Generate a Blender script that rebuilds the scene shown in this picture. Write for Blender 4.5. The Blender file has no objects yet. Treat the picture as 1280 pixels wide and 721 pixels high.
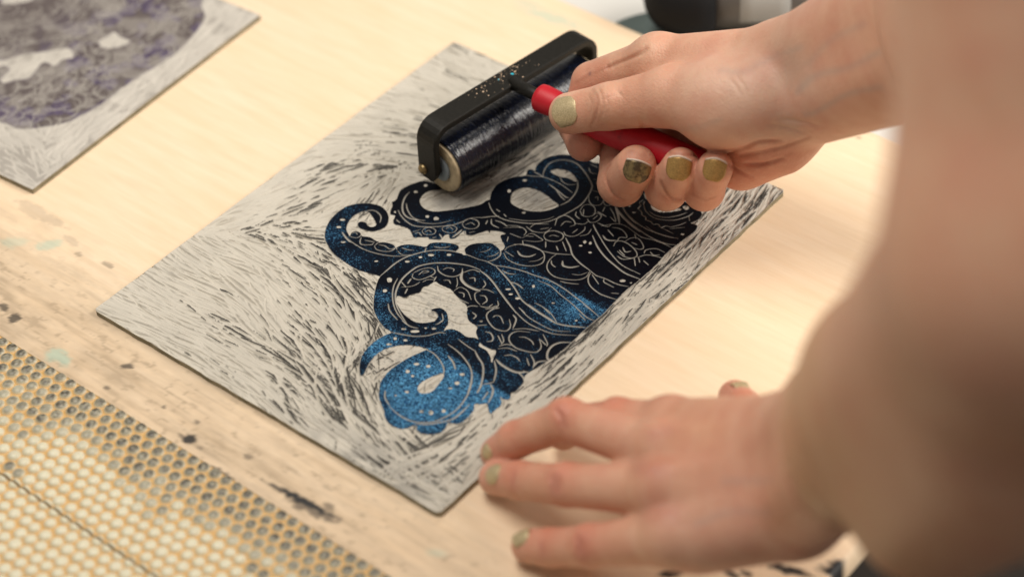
import bpy, math, random
import numpy as np
from mathutils import Vector
from mathutils.bvhtree import BVHTree
rng = np.random.default_rng(7); random.seed(7)
sc = bpy.context.scene
col = sc.collection

# ------------------------------------------------------------------ camera
R = np.array([[0.7813909204881326, 0.6232388619130238, -0.031647280768935554], [0.4013904458097158, -0.540783041511864, -0.7392154029955381], [-0.47782207922132125, 0.5649132880491811, -0.6727250832205356]])
CAM = np.array([0.5982278647288882, -0.4154370905048072, 0.6443308236606463]) * 1000.0   # mm
F = 2643.58
def ray(px, py): return R.T @ np.array([(px - 640) / F, (py - 360.5) / F, 1.0])
def P(px, py, z):                                    # picture point at a height above the table, mm
    d = ray(px, py); return CAM + (z - CAM[2]) / d[2] * d
def D(px, py, dep): return CAM + ray(px, py) * dep   # picture point at a distance, mm
def Q(X):
    Y = (np.asarray(X, float) - CAM) @ R.T
    return np.stack([640 + F * Y[..., 0] / Y[..., 2], 360.5 + F * Y[..., 1] / Y[..., 2], Y[..., 2]], -1)
cam = bpy.data.cameras.new('camera'); co = bpy.data.objects.new('camera', cam); col.objects.link(co)
from mathutils import Matrix
Rb = Matrix([[*(R[0]),], [*(-R[1])], [*(-R[2])]]).transposed()
co.matrix_world = Matrix.Translation(Vector(CAM / 1000)) @ Rb.to_4x4()
cam.sensor_fit = 'HORIZONTAL'; cam.sensor_width = 36; cam.lens = F * 36 / 1280
cam.clip_start = 0.02; cam.clip_end = 50
cam.dof.use_dof = True; cam.dof.focus_distance = 0.957; cam.dof.aperture_fstop = 4.2; cam.dof.aperture_blades = 0
sc.camera = co

# ------------------------------------------------------------------ helpers
def tag(o, label=None, cat=None, group=None, kind=None):
    for k, v in (('label', label), ('category', cat), ('group', group), ('kind', kind)):
        if v: o[k] = v
    return o
def empty(name, loc=(0, 0, 0)):
    o = bpy.data.objects.new(name, None); col.objects.link(o); o.location = loc; return o
def mesh_obj(name, V, faces, mat, parent=None, smooth=True, attrs=None):
    """V in mm; faces: (n,4)/(n,3) int array or list"""
    me = bpy.data.meshes.new(name)
    V = np.asarray(V, np.float32) / 1000.0
    if isinstance(faces, np.ndarray):
        k = faces.shape[1]; n = len(faces)
        me.vertices.add(len(V)); me.vertices.foreach_set('co', V.ravel())
        me.loops.add(n * k); me.loops.foreach_set('vertex_index', faces.astype(np.int32).ravel())
        me.polygons.add(n); me.polygons.foreach_set('loop_start', (np.arange(n) * k).astype(np.int32))
        me.update(calc_edges=True)
    else:
        me.from_pydata(V.tolist(), [], [list(map(int, f)) for f in faces]); me.update()
    if smooth: me.polygons.foreach_set('use_smooth', [True] * len(me.polygons))
    for k, a in (attrs or {}).items():
        if a.ndim == 1:
            at = me.attributes.new(k, 'FLOAT', 'POINT'); at.data.foreach_set('value', a.astype(np.float32))
        else:
            at = me.attributes.new(k, 'FLOAT_COLOR', 'POINT')
            at.data.foreach_set('color', np.c_[a, np.ones(len(a))].astype(np.float32).ravel())
    if mat: me.materials.append(mat)
    o = bpy.data.objects.new(name, me); col.objects.link(o)
    if parent:
        o.parent = parent; o.matrix_parent_inverse = Matrix.Translation(-parent.location) if parent.type == 'EMPTY' else Matrix()
    return o
def grid_faces(nx, ny):
    i, j = np.meshgrid(np.arange(nx - 1), np.arange(ny - 1), indexing='ij')
    a = (i * ny + j).ravel()
    return np.stack([a, a + ny, a + ny + 1, a + 1], 1)
def catmull(pts, closed=False, n=6):
    p = np.asarray(pts, float)
    if len(p) < 3 and not closed:
        t = np.linspace(0, 1, n + 1)[:, None]; return p[0] * (1 - t) + p[1] * t
    q = np.vstack([p[-1], p, p[:2]]) if closed else np.vstack([2 * p[0] - p[1], p, 2 * p[-1] - p[-2]])
    out = []
    for i in range(1, len(q) - 2):
        a, b, c, d = q[i - 1:i + 3]
        for t in np.arange(n) / n:
            out.append(0.5 * (2 * b + (c - a) * t + (2 * a - 5 * b + 4 * c - d) * t * t + (3 * b - a - 3 * c + d) * t ** 3))
    if not closed: out.append(q[-2])
    return np.array(out)
def sstep(a, b, x):
    t = np.clip((x - a) / (b - a), 0, 1); return t * t * (3 - 2 * t)
def vnoise(x, y, seed=0):
    r = np.random.default_rng(seed).random((256, 256)).astype(np.float32)
    xi = np.floor(x).astype(int); yi = np.floor(y).astype(int); fx = x - xi; fy = y - yi
    fx = fx * fx * (3 - 2 * fx); fy = fy * fy * (3 - 2 * fy)
    g = lambda a, b: r[a & 255, b & 255]
    return (g(xi, yi) * (1 - fx) + g(xi + 1, yi) * fx) * (1 - fy) + (g(xi, yi + 1) * (1 - fx) + g(xi + 1, yi + 1) * fx) * fy
def fbm(x, y, seed=0, o=4):
    s = 0; a = 0.5
    for k in range(o): s = s + a * vnoise(x * 2 ** k + 17 * k, y * 2 ** k + 5 * k, seed + k); a *= 0.5
    return s / (1 - 0.5 ** o)

# ------------------------------------------------------------------ materials
def mat(name):
    m = bpy.data.materials.new(name); m.use_nodes = True
    nt = m.node_tree; b = nt.nodes['Principled BSDF']; return m, nt, b
def N(nt, t, **kw):
    n = nt.nodes.new(t)
    for k, v in kw.items():
        if k in n.inputs: n.inputs[k].default_value = v
        else: setattr(n, k, v)
    return n
def L(nt, a, b): nt.links.new(a, b)
def attr(nt, name): return N(nt, 'ShaderNodeAttribute', attribute_name=name)
def mixc(nt, fac, a, b, bt='MIX'):
    n = nt.nodes.new('ShaderNodeMix'); n.data_type = 'RGBA'; n.blend_type = bt
    for s, v in ((n.inputs[0], fac), (n.inputs[6], a), (n.inputs[7], b)):
        if hasattr(v, 'is_linked') or hasattr(v, 'links'): L(nt, v, s)
        elif isinstance(v, (int, float)): s.default_value = v
        else: s.default_value = (*v, 1)
    return n.outputs[2]
def math_(nt, op, a, b=None, clamp=False):
    n = nt.nodes.new('ShaderNodeMath'); n.operation = op; n.use_clamp = clamp
    for s, v in ((n.inputs[0], a), (n.inputs[1], b)):
        if v is None: continue
        if hasattr(v, 'links'): L(nt, v, s)
        else: s.default_value = v
    return n.outputs[0]
def ramp(nt, fac, p0, p1):
    n = nt.nodes.new('ShaderNodeMapRange'); n.inputs[1].default_value = p0; n.inputs[2].default_value = p1
    L(nt, fac, n.inputs[0]); return n.outputs[0]
def noise(nt, scale, detail=3, rough=.5, stretch=None, rot=0):
    tc = N(nt, 'ShaderNodeTexCoord'); mp = N(nt, 'ShaderNodeMapping')
    L(nt, tc.outputs['Object'], mp.inputs[0])
    mp.inputs['Scale'].default_value = stretch or (1, 1, 1); mp.inputs['Rotation'].default_value = (0, 0, rot)
    n = N(nt, 'ShaderNodeTexNoise'); n.inputs['Scale'].default_value = scale; n.inputs['Detail'].default_value = detail; n.inputs['Roughness'].default_value = rough
    L(nt, mp.outputs[0], n.inputs['Vector']); return n.outputs[0]
def bump(nt, b, h, strength=.3, dist=.0005, normal=None):
    n = N(nt, 'ShaderNodeBump'); n.inputs['Strength'].default_value = strength; n.inputs['Distance'].default_value = dist
    L(nt, h, n.inputs['Height'])
    if normal is not None: L(nt, normal, n.inputs['Normal'])
    L(nt, n.outputs[0], b.inputs['Normal']); return n.outputs[0]
def simple(name, color, rough=.5, metal=0, nscale=0, nstr=.1, var=.0, **kw):
    m, nt, b = mat(name)
    b.inputs['Base Color'].default_value = (*color, 1); b.inputs['Roughness'].default_value = rough; b.inputs['Metallic'].default_value = metal
    if nscale:
        h = noise(nt, nscale, 4)
        bump(nt, b, h, nstr, .0003)
        if var: L(nt, mixc(nt, ramp(nt, h, .3, .7), tuple(c * (1 - var) for c in color), tuple(min(1, c * (1 + var)) for c in color)), b.inputs['Base Color'])
    for k, v in kw.items(): b.inputs[k].default_value = v
    return m

# wood
mw, nt, b = mat('plywood')
g1 = noise(nt, 22, 5, .6, (1.0, 9, 1), .03); g2 = noise(nt, 90, 6, .65, (.6, 14, 1), .02); g3 = noise(nt, 7, 3, .5, (1, 3, 1), .05)
c = mixc(nt, ramp(nt, g1, .35, .68), (.80, .62, .425), (.85, .685, .50))
c = mixc(nt, math_(nt, 'MULTIPLY', ramp(nt, g2, .52, .75), .16), c, (.58, .37, .19))
c = mixc(nt, math_(nt, 'MULTIPLY', ramp(nt, g3, .4, .7), .35), c, (.82, .59, .37))
c = mixc(nt, attr(nt, 'dirt').outputs['Fac'], c, (.33, .245, .16))
c = mixc(nt, attr(nt, 'teal').outputs['Fac'], c, (.30, .55, .47))
c = mixc(nt, attr(nt, 'ink').outputs['Fac'], c, (.012, .012, .013))
L(nt, c, b.inputs['Base Color']); b.inputs['Roughness'].default_value = .55
bump(nt, b, g2, .25, .0003)
# lino
def lino_mat(name, base, dark_film, ink_dark, ink_blue, fleck):
    m, nt, b = mat(name)
    n1 = noise(nt, 60, 4); n2 = noise(nt, 900, 3)
    c = mixc(nt, ramp(nt, n1, .35, .65), tuple(x * .93 for x in base), base)
    c = mixc(nt, attr(nt, 'film').outputs['Fac'], c, dark_film)
    vt = N(nt, 'ShaderNodeTexVoronoi'); vt.inputs['Scale'].default_value = 2300; tco = N(nt, 'ShaderNodeTexCoord'); L(nt, tco.outputs['Object'], vt.inputs['Vector']); sx = nt.nodes.new('ShaderNodeSeparateColor'); L(nt, vt.outputs['Color'], sx.inputs[0]); fl = sx.outputs[0]; fl2 = noise(nt, 700, 3, .7); fl3 = noise(nt, 420, 4, .75, (1, 2.2, 1), .9)
    bl = attr(nt, 'blue').outputs['Fac']
    # more blue cover -> lower fleck threshold
    thr = math_(nt, 'SUBTRACT', 1.0, math_(nt, 'MULTIPLY', bl, .58))
    f = math_(nt, 'MULTIPLY', math_(nt, 'SUBTRACT', fl, thr), 14, True)
    fb = math_(nt, 'MULTIPLY', math_(nt, 'SUBTRACT', fl3, .44), 7, True)
    cover = math_(nt, 'MULTIPLY', ramp(nt, bl, .35, .95), fb)
    body = mixc(nt, math_(nt, 'MULTIPLY', bl, math_(nt, 'ADD', .35, math_(nt, 'MULTIPLY', cover, .65))), ink_dark, ink_blue)
    fc = mixc(nt, ramp(nt, fl2, .4, .62), tuple(x * .35 for x in fleck), fleck)
    ic = mixc(nt, math_(nt, 'MULTIPLY', f, math_(nt, 'ADD', .16, math_(nt, 'MULTIPLY', bl, .72))), body, fc)
    ink = attr(nt, 'ink').outputs['Fac']
    c = mixc(nt, ink, c, ic)
    L(nt, c, b.inputs['Base Color'])
    r = nt.nodes.new('ShaderNodeMapRange'); L(nt, ink, r.inputs[0]); r.inputs[3].default_value = .62; r.inputs[4].default_value = .36
    L(nt, r.outputs[0], b.inputs['Roughness'])
    sp_ = nt.nodes.new('ShaderNodeMapRange'); L(nt, ink, sp_.inputs[0]); sp_.inputs[3].default_value = .35; sp_.inputs[4].default_value = .13; L(nt, sp_.outputs[0], b.inputs['Specular IOR Level'])
    bump(nt, b, mixc(nt, ink, n2, fl2), .25, .00015)
    return m
m_lino = lino_mat('carved_lino', (.59, .55, .475), (.17, .165, .155), (.0016, .0018, .0038), (.009, .055, .15), (.12, .38, .66))
m_lino2 = lino_mat('carved_lino_grey', (.56, .525, .47), (.25, .23, .21), (.12, .10, .09), (.10, .08, .15), (.14, .11, .18))
m_hole = simple('unused', (.5, .5, .5))
bpy.data.materials.remove(m_hole)

# ------------------------------------------------------------------ board with stains
def pxblob(X, Y, px, py, a, bb, ang=0, z=0):
    c = P(px, py, z); dx = X - c[0]; dy = Y - c[1]; ca, sa = math.cos(ang), math.sin(ang)
    return np.sqrt(((dx * ca + dy * sa) / a) ** 2 + ((-dx * sa + dy * ca) / bb) ** 2)
bx = np.arange(-460, 347, 1.0); by = np.arange(-330, 321, 1.0)
X, Y = np.meshgrid(bx, by, indexing='ij')
nz = fbm(X / 9, Y / 4, 3, 5); nf = fbm(X / 2.2, Y / 1.3, 9, 4)
ink = np.zeros_like(X); teal = np.zeros_like(X)
def addink(f, px, py, a, bb, ang=0, s=1.0, soft=.5, nn=.9):
    d = pxblob(X, Y, px, py, a, bb, ang) + (nf - .5) * nn * 1.3
    np.maximum(f, s * sstep(1 + soft * .5, 1 - soft * .5, d), out=f)
for px, py, a, bb, ang, s in [(237, 549, 3.2, 2.6, .3, .95), (228, 545, 2, 1, .2, .6), (275, 591, 6.5, 1.8, .08, .8), (160, 457, 3, 1.6, .5, .8), (133, 484, 1.8, 1.1, 0, .6),
        (246, 527, 1.4, 1, 0, .6), (205, 508, 1.2, .8, 0, .7), (382, 627, 15, 1.9, .10, 1.0), (388, 634, 11, 3.0, .14, .7), (350, 611, 9, 1.2, .05, .8), (398, 640, 9, 2.6, .15, .7), (412, 633, 3, 2, 0, .6),
        (18, 397, 3, 3, 0, .8), (5, 384, 3, 2, 0, .7), (135, 331, 3, 1.6, 0, .45), (98, 318, 2, 1.4, 0, .35), (182, 455, 2, .9, 0, .3), (310, 570, 2, 1.2, 0, .5),
        (838, 716, 5, 1.8, .7, 1), (915, 717, 4, 1.4, 0, .9), (934, 717, 3, 1.2, 0, .9), (985, 712, 9, 2.2, .35, 1), (1052, 712, 8, 5, .8, 1), (1085, 722, 7, 4, .3, 1),
        (1058, 161, 1.3, 1.2, 0, .45), (1074, 172, 1.3, 1.2, 0, .45), (985, 290, 1.2, .8, 0, .0), (410, 610, 2.5, 1, 0, .3), (250, 560, 1.5, .9, 0, .4), (65, 275, 10, 2.2, 0, .22), (45, 265, 12, 4, 0, .2), (88, 300, 6, 2, -.1, .2)]:
    if s: addink(ink, px, py, a, bb, ang, s)
for px, py, a, bb, ang, s in [(62, 306, 5.5, 3, .9, .42), (18, 303, 6, 3.5, .7, .28), (70, 443, 4.5, 4, 0, .5), (80, 450, 4, 2.4, -.5, .5), (688, 22, 17, 4, .1, .42), (452, 714, 5, 3, .3, .35), (545, 690, 4, 2, .3, .25), (660, 5, 10, 3, .1, .3)]:
    addink(teal, px, py, a, bb, ang, s, 1.0)
# grime film along the lower edge (streaks along the grain)
band = sstep(36, -14, Y + 0.06 * X + (nz - .5) * 46)
streak = fbm(X / 26, Y / 1.7, 21, 5); sp = fbm(X / 3.0, Y / 2.0, 40, 3)
dirt = band * (.26 + .16 * sstep(.42, .70, streak) + .20 * sstep(.25, .8, fbm(X / 34, Y / 7, 23, 4)) + .22 * (fbm(X / 5, Y / .9, 24, 3) - .5)) * (.5 + .9 * nz) * sstep(330, 150, X + 0 * Y)
dirt += band * .40 * sstep(.60, .74, sp) * sstep(.45, .6, nz)
dirt = np.clip(dirt * 1.2, 0, .72) * sstep(-90, 0, X + 90)
dirt = np.clip(dirt + .04 * sstep(.5, .75, streak), 0, .8)
Z = (fbm(X / 30, Y / 2.5, 5, 3) - .5) * .12
edge = np.zeros_like(X, bool); edge[0] = edge[-1] = True; edge[:, 0] = edge[:, -1] = True
Z[edge] = -12
V = np.stack([X, Y, Z - .08], -1).reshape(-1, 3)
board = mesh_obj('plywood_board', V, grid_faces(len(bx), len(by)), mw, attrs=dict(ink=ink.ravel(), teal=teal.ravel(), dirt=dirt.ravel()))
tag(board, 'pale plywood board with ink smudges, lying flat under everything else', 'board')
def box(name, lo, hi, m, parent=None, bev=0):
    import bmesh
    bm = bmesh.new(); bmesh.ops.create_cube(bm, size=1)
    for v in bm.verts: v.co = Vector([(lo[i] + hi[i]) / 2000 + v.co[i] * (hi[i] - lo[i]) / 1000 for i in range(3)])
    if bev: bmesh.ops.bevel(bm, geom=bm.edges[:], offset=bev / 1000, segments=3, affect='EDGES', profile=.5)
    me = bpy.data.meshes.new(name); bm.to_mesh(me); bm.free(); me.materials.append(m)
    o = bpy.data.objects.new(name, me); col.objects.link(o)
    if parent: o.parent = parent
    return o
m_white = simple('white_laminate', (.66, .65, .62), .45, nscale=300, nstr=.05)
wt = empty('white_table', (0, 0, -.75))
def ch(o, par): o.parent = par; o.matrix_parent_inverse = Matrix.Translation(-par.location); return o
ch(box('tabletop', (-900, -420, -40), (325, 1000, -12.6), m_white, None, 2), wt)
m_leg = simple('grey_steel', (.2, .2, .21), .4, .8, nscale=200)
for lx, ly in ((-860, -380), (290, -380), (-860, 960), (290, 960)):
    ch(box('leg', (lx - 20, ly - 20, -750), (lx + 20, ly + 20, -40.5), m_leg, None, 2), wt)
tag(wt, 'white laminate table whose top shows beyond the far edge of the plywood', 'table')
m_floor = simple('floor_dark', (.045, .035, .028), .6, nscale=8, nstr=.1, var=.2)
fl = box('floor', (-4000, -4000, -770), (4000, 4000, -750.5), m_floor); tag(fl, kind='structure')

# ------------------------------------------------------------------ raster tools on a block grid
class Block:
    def __init__(s, W, H, res, top, to_block):
        s.W, s.H, s.res, s.top = W, H, res, top
        s.nx = int(round(W / res)) + 1; s.ny = int(round(H / res)) + 1
        s.x = np.linspace(0, W, s.nx); s.y = np.linspace(0, H, s.ny)
        s.X, s.Y = np.meshgrid(s.x, s.y, indexing='ij'); s.tb = to_block
    def poly_mask(s, pts):                       # pts in block mm, even-odd fill
        m = np.zeros((s.nx, s.ny), bool); p = np.asarray(pts); q = np.roll(p, -1, 0)
        for i in range(max(0, int(p[:, 0].min() / s.res)), min(s.nx, int(p[:, 0].max() / s.res) + 2)):
            x = s.x[i] + 1e-5
            k = (p[:, 0] <= x) != (q[:, 0] <= x)
            if not k.any(): continue
            ys = np.sort(p[k, 1] + (x - p[k, 0]) * (q[k, 1] - p[k, 1]) / (q[k, 0] - p[k, 0]))
            for a, b_ in zip(ys[::2], ys[1::2]):
                j0 = max(0, int(math.ceil(a / s.res))); j1 = min(s.ny, int(b_ / s.res) + 1)
                if j1 > j0: m[i, j0:j1] = True
        return m
    def seg_stamp(s, f, p, w, taper=True, depth=None, op='min'):
        """stamp a polyline groove: f = min(f, profile) where profile = 1-(1-(d/w)^2) -> 0 at axis"""
        p = np.asarray(p); n = len(p) - 1
        x0, y0 = p.min(0) - w - .6; x1, y1 = p.max(0) + w + .6
        i0, i1 = max(0, int(x0 / s.res)), min(s.nx, int(x1 / s.res) + 2); j0, j1 = max(0, int(y0 / s.res)), min(s.ny, int(y1 / s.res) + 2)
        if i1 <= i0 or j1 <= j0: return
        XX = s.X[i0:i1, j0:j1]; YY = s.Y[i0:i1, j0:j1]; best = np.full(XX.shape, 9.0)
        for k in range(n):
            a = p[k]; dlt = p[k + 1] - a; l2 = dlt @ dlt + 1e-9
            t = np.clip(((XX - a[0]) * dlt[0] + (YY - a[1]) * dlt[1]) / l2, 0, 1)
            d = np.hypot(XX - a[0] - t * dlt[0], YY - a[1] - t * dlt[1])
            u = (k + t) / n
            ww = w * (np.clip(1.25 * np.sin(np.pi * np.clip(u * .92 + .04, 0, 1)) ** .5, .35, 1) if taper else 1)
            best = np.minimum(best, d / ww)
        sub = f[i0:i1, j0:j1]; np.minimum(sub, np.clip(best, 0, 9), out=sub)
def blur(a, n=1):
    for _ in range(n):
        a = np.pad(a, 1, mode='edge'); a = (a[:-2] + 2 * a[1:-1] + a[2:]) / 4; a = (a[:, :-2] + 2 * a[:, 1:-1] + a[:, 2:]) / 4
    return a
def gouge(B, h, cx, cy, ang, Ln, w, depth, base, curve=0.0):
    r = Ln / 2 + w
    i0, i1 = max(0, int((cx - r) / B.res)), min(B.nx, int((cx + r) / B.res) + 2); j0, j1 = max(0, int((cy - r) / B.res)), min(B.ny, int((cy + r) / B.res) + 2)
    if i1 <= i0 or j1 <= j0: return
    dx = B.X[i0:i1, j0:j1] - cx; dy = B.Y[i0:i1, j0:j1] - cy; ca, sa = math.cos(ang), math.sin(ang)
    u = (dx * ca + dy * sa) / (Ln / 2); v = -dx * sa + dy * ca
    v = v - curve * (u * u - .5) * Ln * .12
    tp = np.clip(1 - np.abs(u) ** 2.6, 0, 1) * (1 - .25 * u)
    prof = 1 - (v / (w / 2 * (.35 + .65 * tp) + 1e-6)) ** 2
    hh = base - depth * np.clip(tp, 0, 1) ** .5 * prof
    m = (prof > -.9) & (tp > 0)
    sub = h[i0:i1, j0:j1]; sub[m] = np.minimum(sub[m], hh[m])
def dirfield(B, guides, sig):
    """guides: picture px, picture angle (deg, clockwise positive = down-right)"""
    c = 0; s_ = 0; wsum = 1e-9
    for px, py, a, *r in guides:
        p0 = B.tb(px, py); p1 = B.tb(px + 4 * math.cos(math.radians(a)), py + 4 * math.sin(math.radians(a)))
        th = math.atan2(p1[1] - p0[1], p1[0] - p0[0])
        yield (p0, th)

# ------------------------------------------------------------------ main linocut block
TOP = 3.2
def tb1(px, py): return P(px, py, TOP)[:2]
B = Block(203.2, 254.0, .2, TOP, tb1)
T = dict(T1=(400, 190), T2=(600, 180), T3=(400, 290), T4=(600, 280), T5=(720, 220), T6=(440, 400), T7=(560, 380), T8=(440, 450))
def conv(t, pts):
    ox, oy = T[t]; return [(ox + x / 6.4, oy + y / 6.4) for x, y in pts]
def tob(pts): return np.array([tb1(*p) for p in pts])
mask = np.zeros((B.nx, B.ny), bool)
def ink_px(pts, n=4): mask[B.poly_mask(tob(catmull(pts, True, n)))] = True
def cut_px(pts, n=4): mask[B.poly_mask(tob(catmull(pts, True, n)))] = False
# tentacle with the small curl, left
ink_px([(480,352),(475,345.5),(462.5,341.6),(447,337),(431,327.5),(417,316.6),(409.4,305.6),(406,296),(407.8,283.8),(415.6,271.3),(431,258.8),(447,254.4),(462.5,254),(475,257.2),(482.8,263.4),(486,272.8),(482.8,282.2),(475,287),(465.6,289.2),(454.7,287),(448.4,283.8),(447.2,279),(451.6,276.7),(457.8,278.3),(460,282),(465.6,283.6),(470.3,280.6),(469,277),(466,271.5),(462,266),(457,264),(450,265.5),(442,270),(436,277),(433,286),(437,294),(440,290),(446,288.5),(451,291),(453,295),(462.5,296.3),(471.9,301.7),(481,302.5),(492,304.8),(495,308.8),(501.6,306.4),(512.5,305.3),(525,307.2),(532.8,308),(537.5,304),(550,302.8),(562.5,303.8),(572,306.4),(573.4,310.3),(569.5,314),(560,322),(520,330)])
# upper left tentacle running under the roller
ink_px([(613,288),(609,288),(600,291),(590,293.5),(581,292.3),(579.7,288.4),(574,293),(568.8,297.8),(562.5,297.8),(561,293),(556,294),(552.3,297.8),(547,299.4),(537.5,298.6),(534.4,296.3),(525,296.3),(517,296.3),(514,290),(509.4,285.3),(500,282),(493.8,280.6),(491.4,276),(493.8,269.7),(488.3,268),(488.3,262),(490.5,257),(489.8,252.5),(495.3,249.4),(500,238.4),(509.4,232.2),(522,227.5),(530,226),(540,228),(548,231),(552,236),(540,238),(532,241),(526,247),(525,253),(530,260),(541,264),(556,263.4),(580,260),(600,255.6),(613,251)])
# body
ink_px([(489,415),(481,409.5),(473.4,400),(467.5,388),(467,378),(468,367),(471,354),(475,346),(486,335),(500,327),(520,317),(545,313),(570,314),(582,319),(581,311),(590,305),(609,303.4),(620,306),(626,313),(631,308),(627,300),(625.8,294),(632,292),(625,289.4),(614,288),(609,286),(606,275),(607,262),(609,253),(612,250),(614,241),(622,230),(639,222),(653,220),(658,217.5),(659,213),(664,211.5),(669,213),(670,208),(678,200),(687.5,195.6),(701.6,193.3),(717,194),(733,197),(741,203),(760,206),(790,222),(840,245),(870,258),(877,265),(877,270),(872,275),(867,277),(864,279),(871,281),(871.6,284),(868.4,289),(860.6,295),(848,304.4),(834,315.3),(820,331),(800,349),(784.4,361),(770,375),(755,391),(749,396),(733.4,409),(716,426),(700,440),(685,450),(668,461),(660,466),(656,470),(654,478),(649,484),(644,489),(639,490.6),(637.5,497),(632,499),(627.5,497.5),(626.7,504.7),(620,511),(612.7,515.6),(610,509),(609,504),(602.5,504.7),(593,504.7),(592,512.5),(580.6,525),(571,529),(560.3,528),(557,534.4),(549.4,540.6),(537,542.5),(526,540.6),(520.5,536),(521.3,532.8),(516.6,531),(508.8,535),(497.8,535),(485.3,528),(480.6,519),(479.8,512.5),(473.6,497),(474,487),(476,476.6),(487,462.5),(502.5,451.6),(512,446),(531,437.5),(535,436),(518,431.8),(499.4,431.3),(483.8,435),(471.3,442),(462,453),(455.6,465.6),(452.5,469),(449.6,465.6),(450,451.6),(455.6,439),(468,426.6),(480.6,418.8)])
cut_px([(500,386),(495.3,376),(497,369.7),(506.3,371.6),(514,368),(525,365),(528,359.5),(536,356.4),(543.8,351.7),(550,355.6),(564,361.9),(568.8,368),(575,374.4),(582,379.8),(584.4,386.9),(583.4,389.4),(585.8,400.3),(593.6,405.8),(596.7,409),(595,414),(596.7,420.6),(602,430),(611.6,435.5),(620,438),(617,446),(614.7,453.4),(613,445.6),(608.4,437.8),(599,432.3),(599.8,426.9),(594.4,422),(583.4,420.6),(575.6,415),(566,411),(557,412),(554,415),(557,409),(560,404.7),(559.8,396),(557,388.5),(549,384.5),(539,386.9),(545,390),(547.6,394.7),(544.5,399.4),(541.6,401.6),(529,403.4),(518,401.6),(507,394)])
cut_px(conv('T2', [(245,440),(260,390),(310,358),(380,350),(450,365),(520,400),(580,450),(630,490),(560,525),(470,540),(370,530),(290,500),(250,470)]))
cut_px(conv('T2', [(565,215),(620,200),(700,215),(750,250),(775,290),(760,300),(700,270),(650,265),(600,245)]))
cut_px(conv('T6', [(525,545),(550,500),(620,460),(690,430),(725,420),(735,450),(700,500),(650,560),(590,585),(545,580)]))
cut_px(conv('T5', [(600,235),(640,215),(720,240),(850,262),(780,285),(680,290),(620,270)]))
cut_px(conv('T5', [(855,245),(890,235),(905,255),(880,272)]))
cut_px(conv('T5', [(545,140),(565,150),(585,178),(560,185)]))
cut_px(conv('T2', [(900,140),(950,100),(950,150)]))
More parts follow.
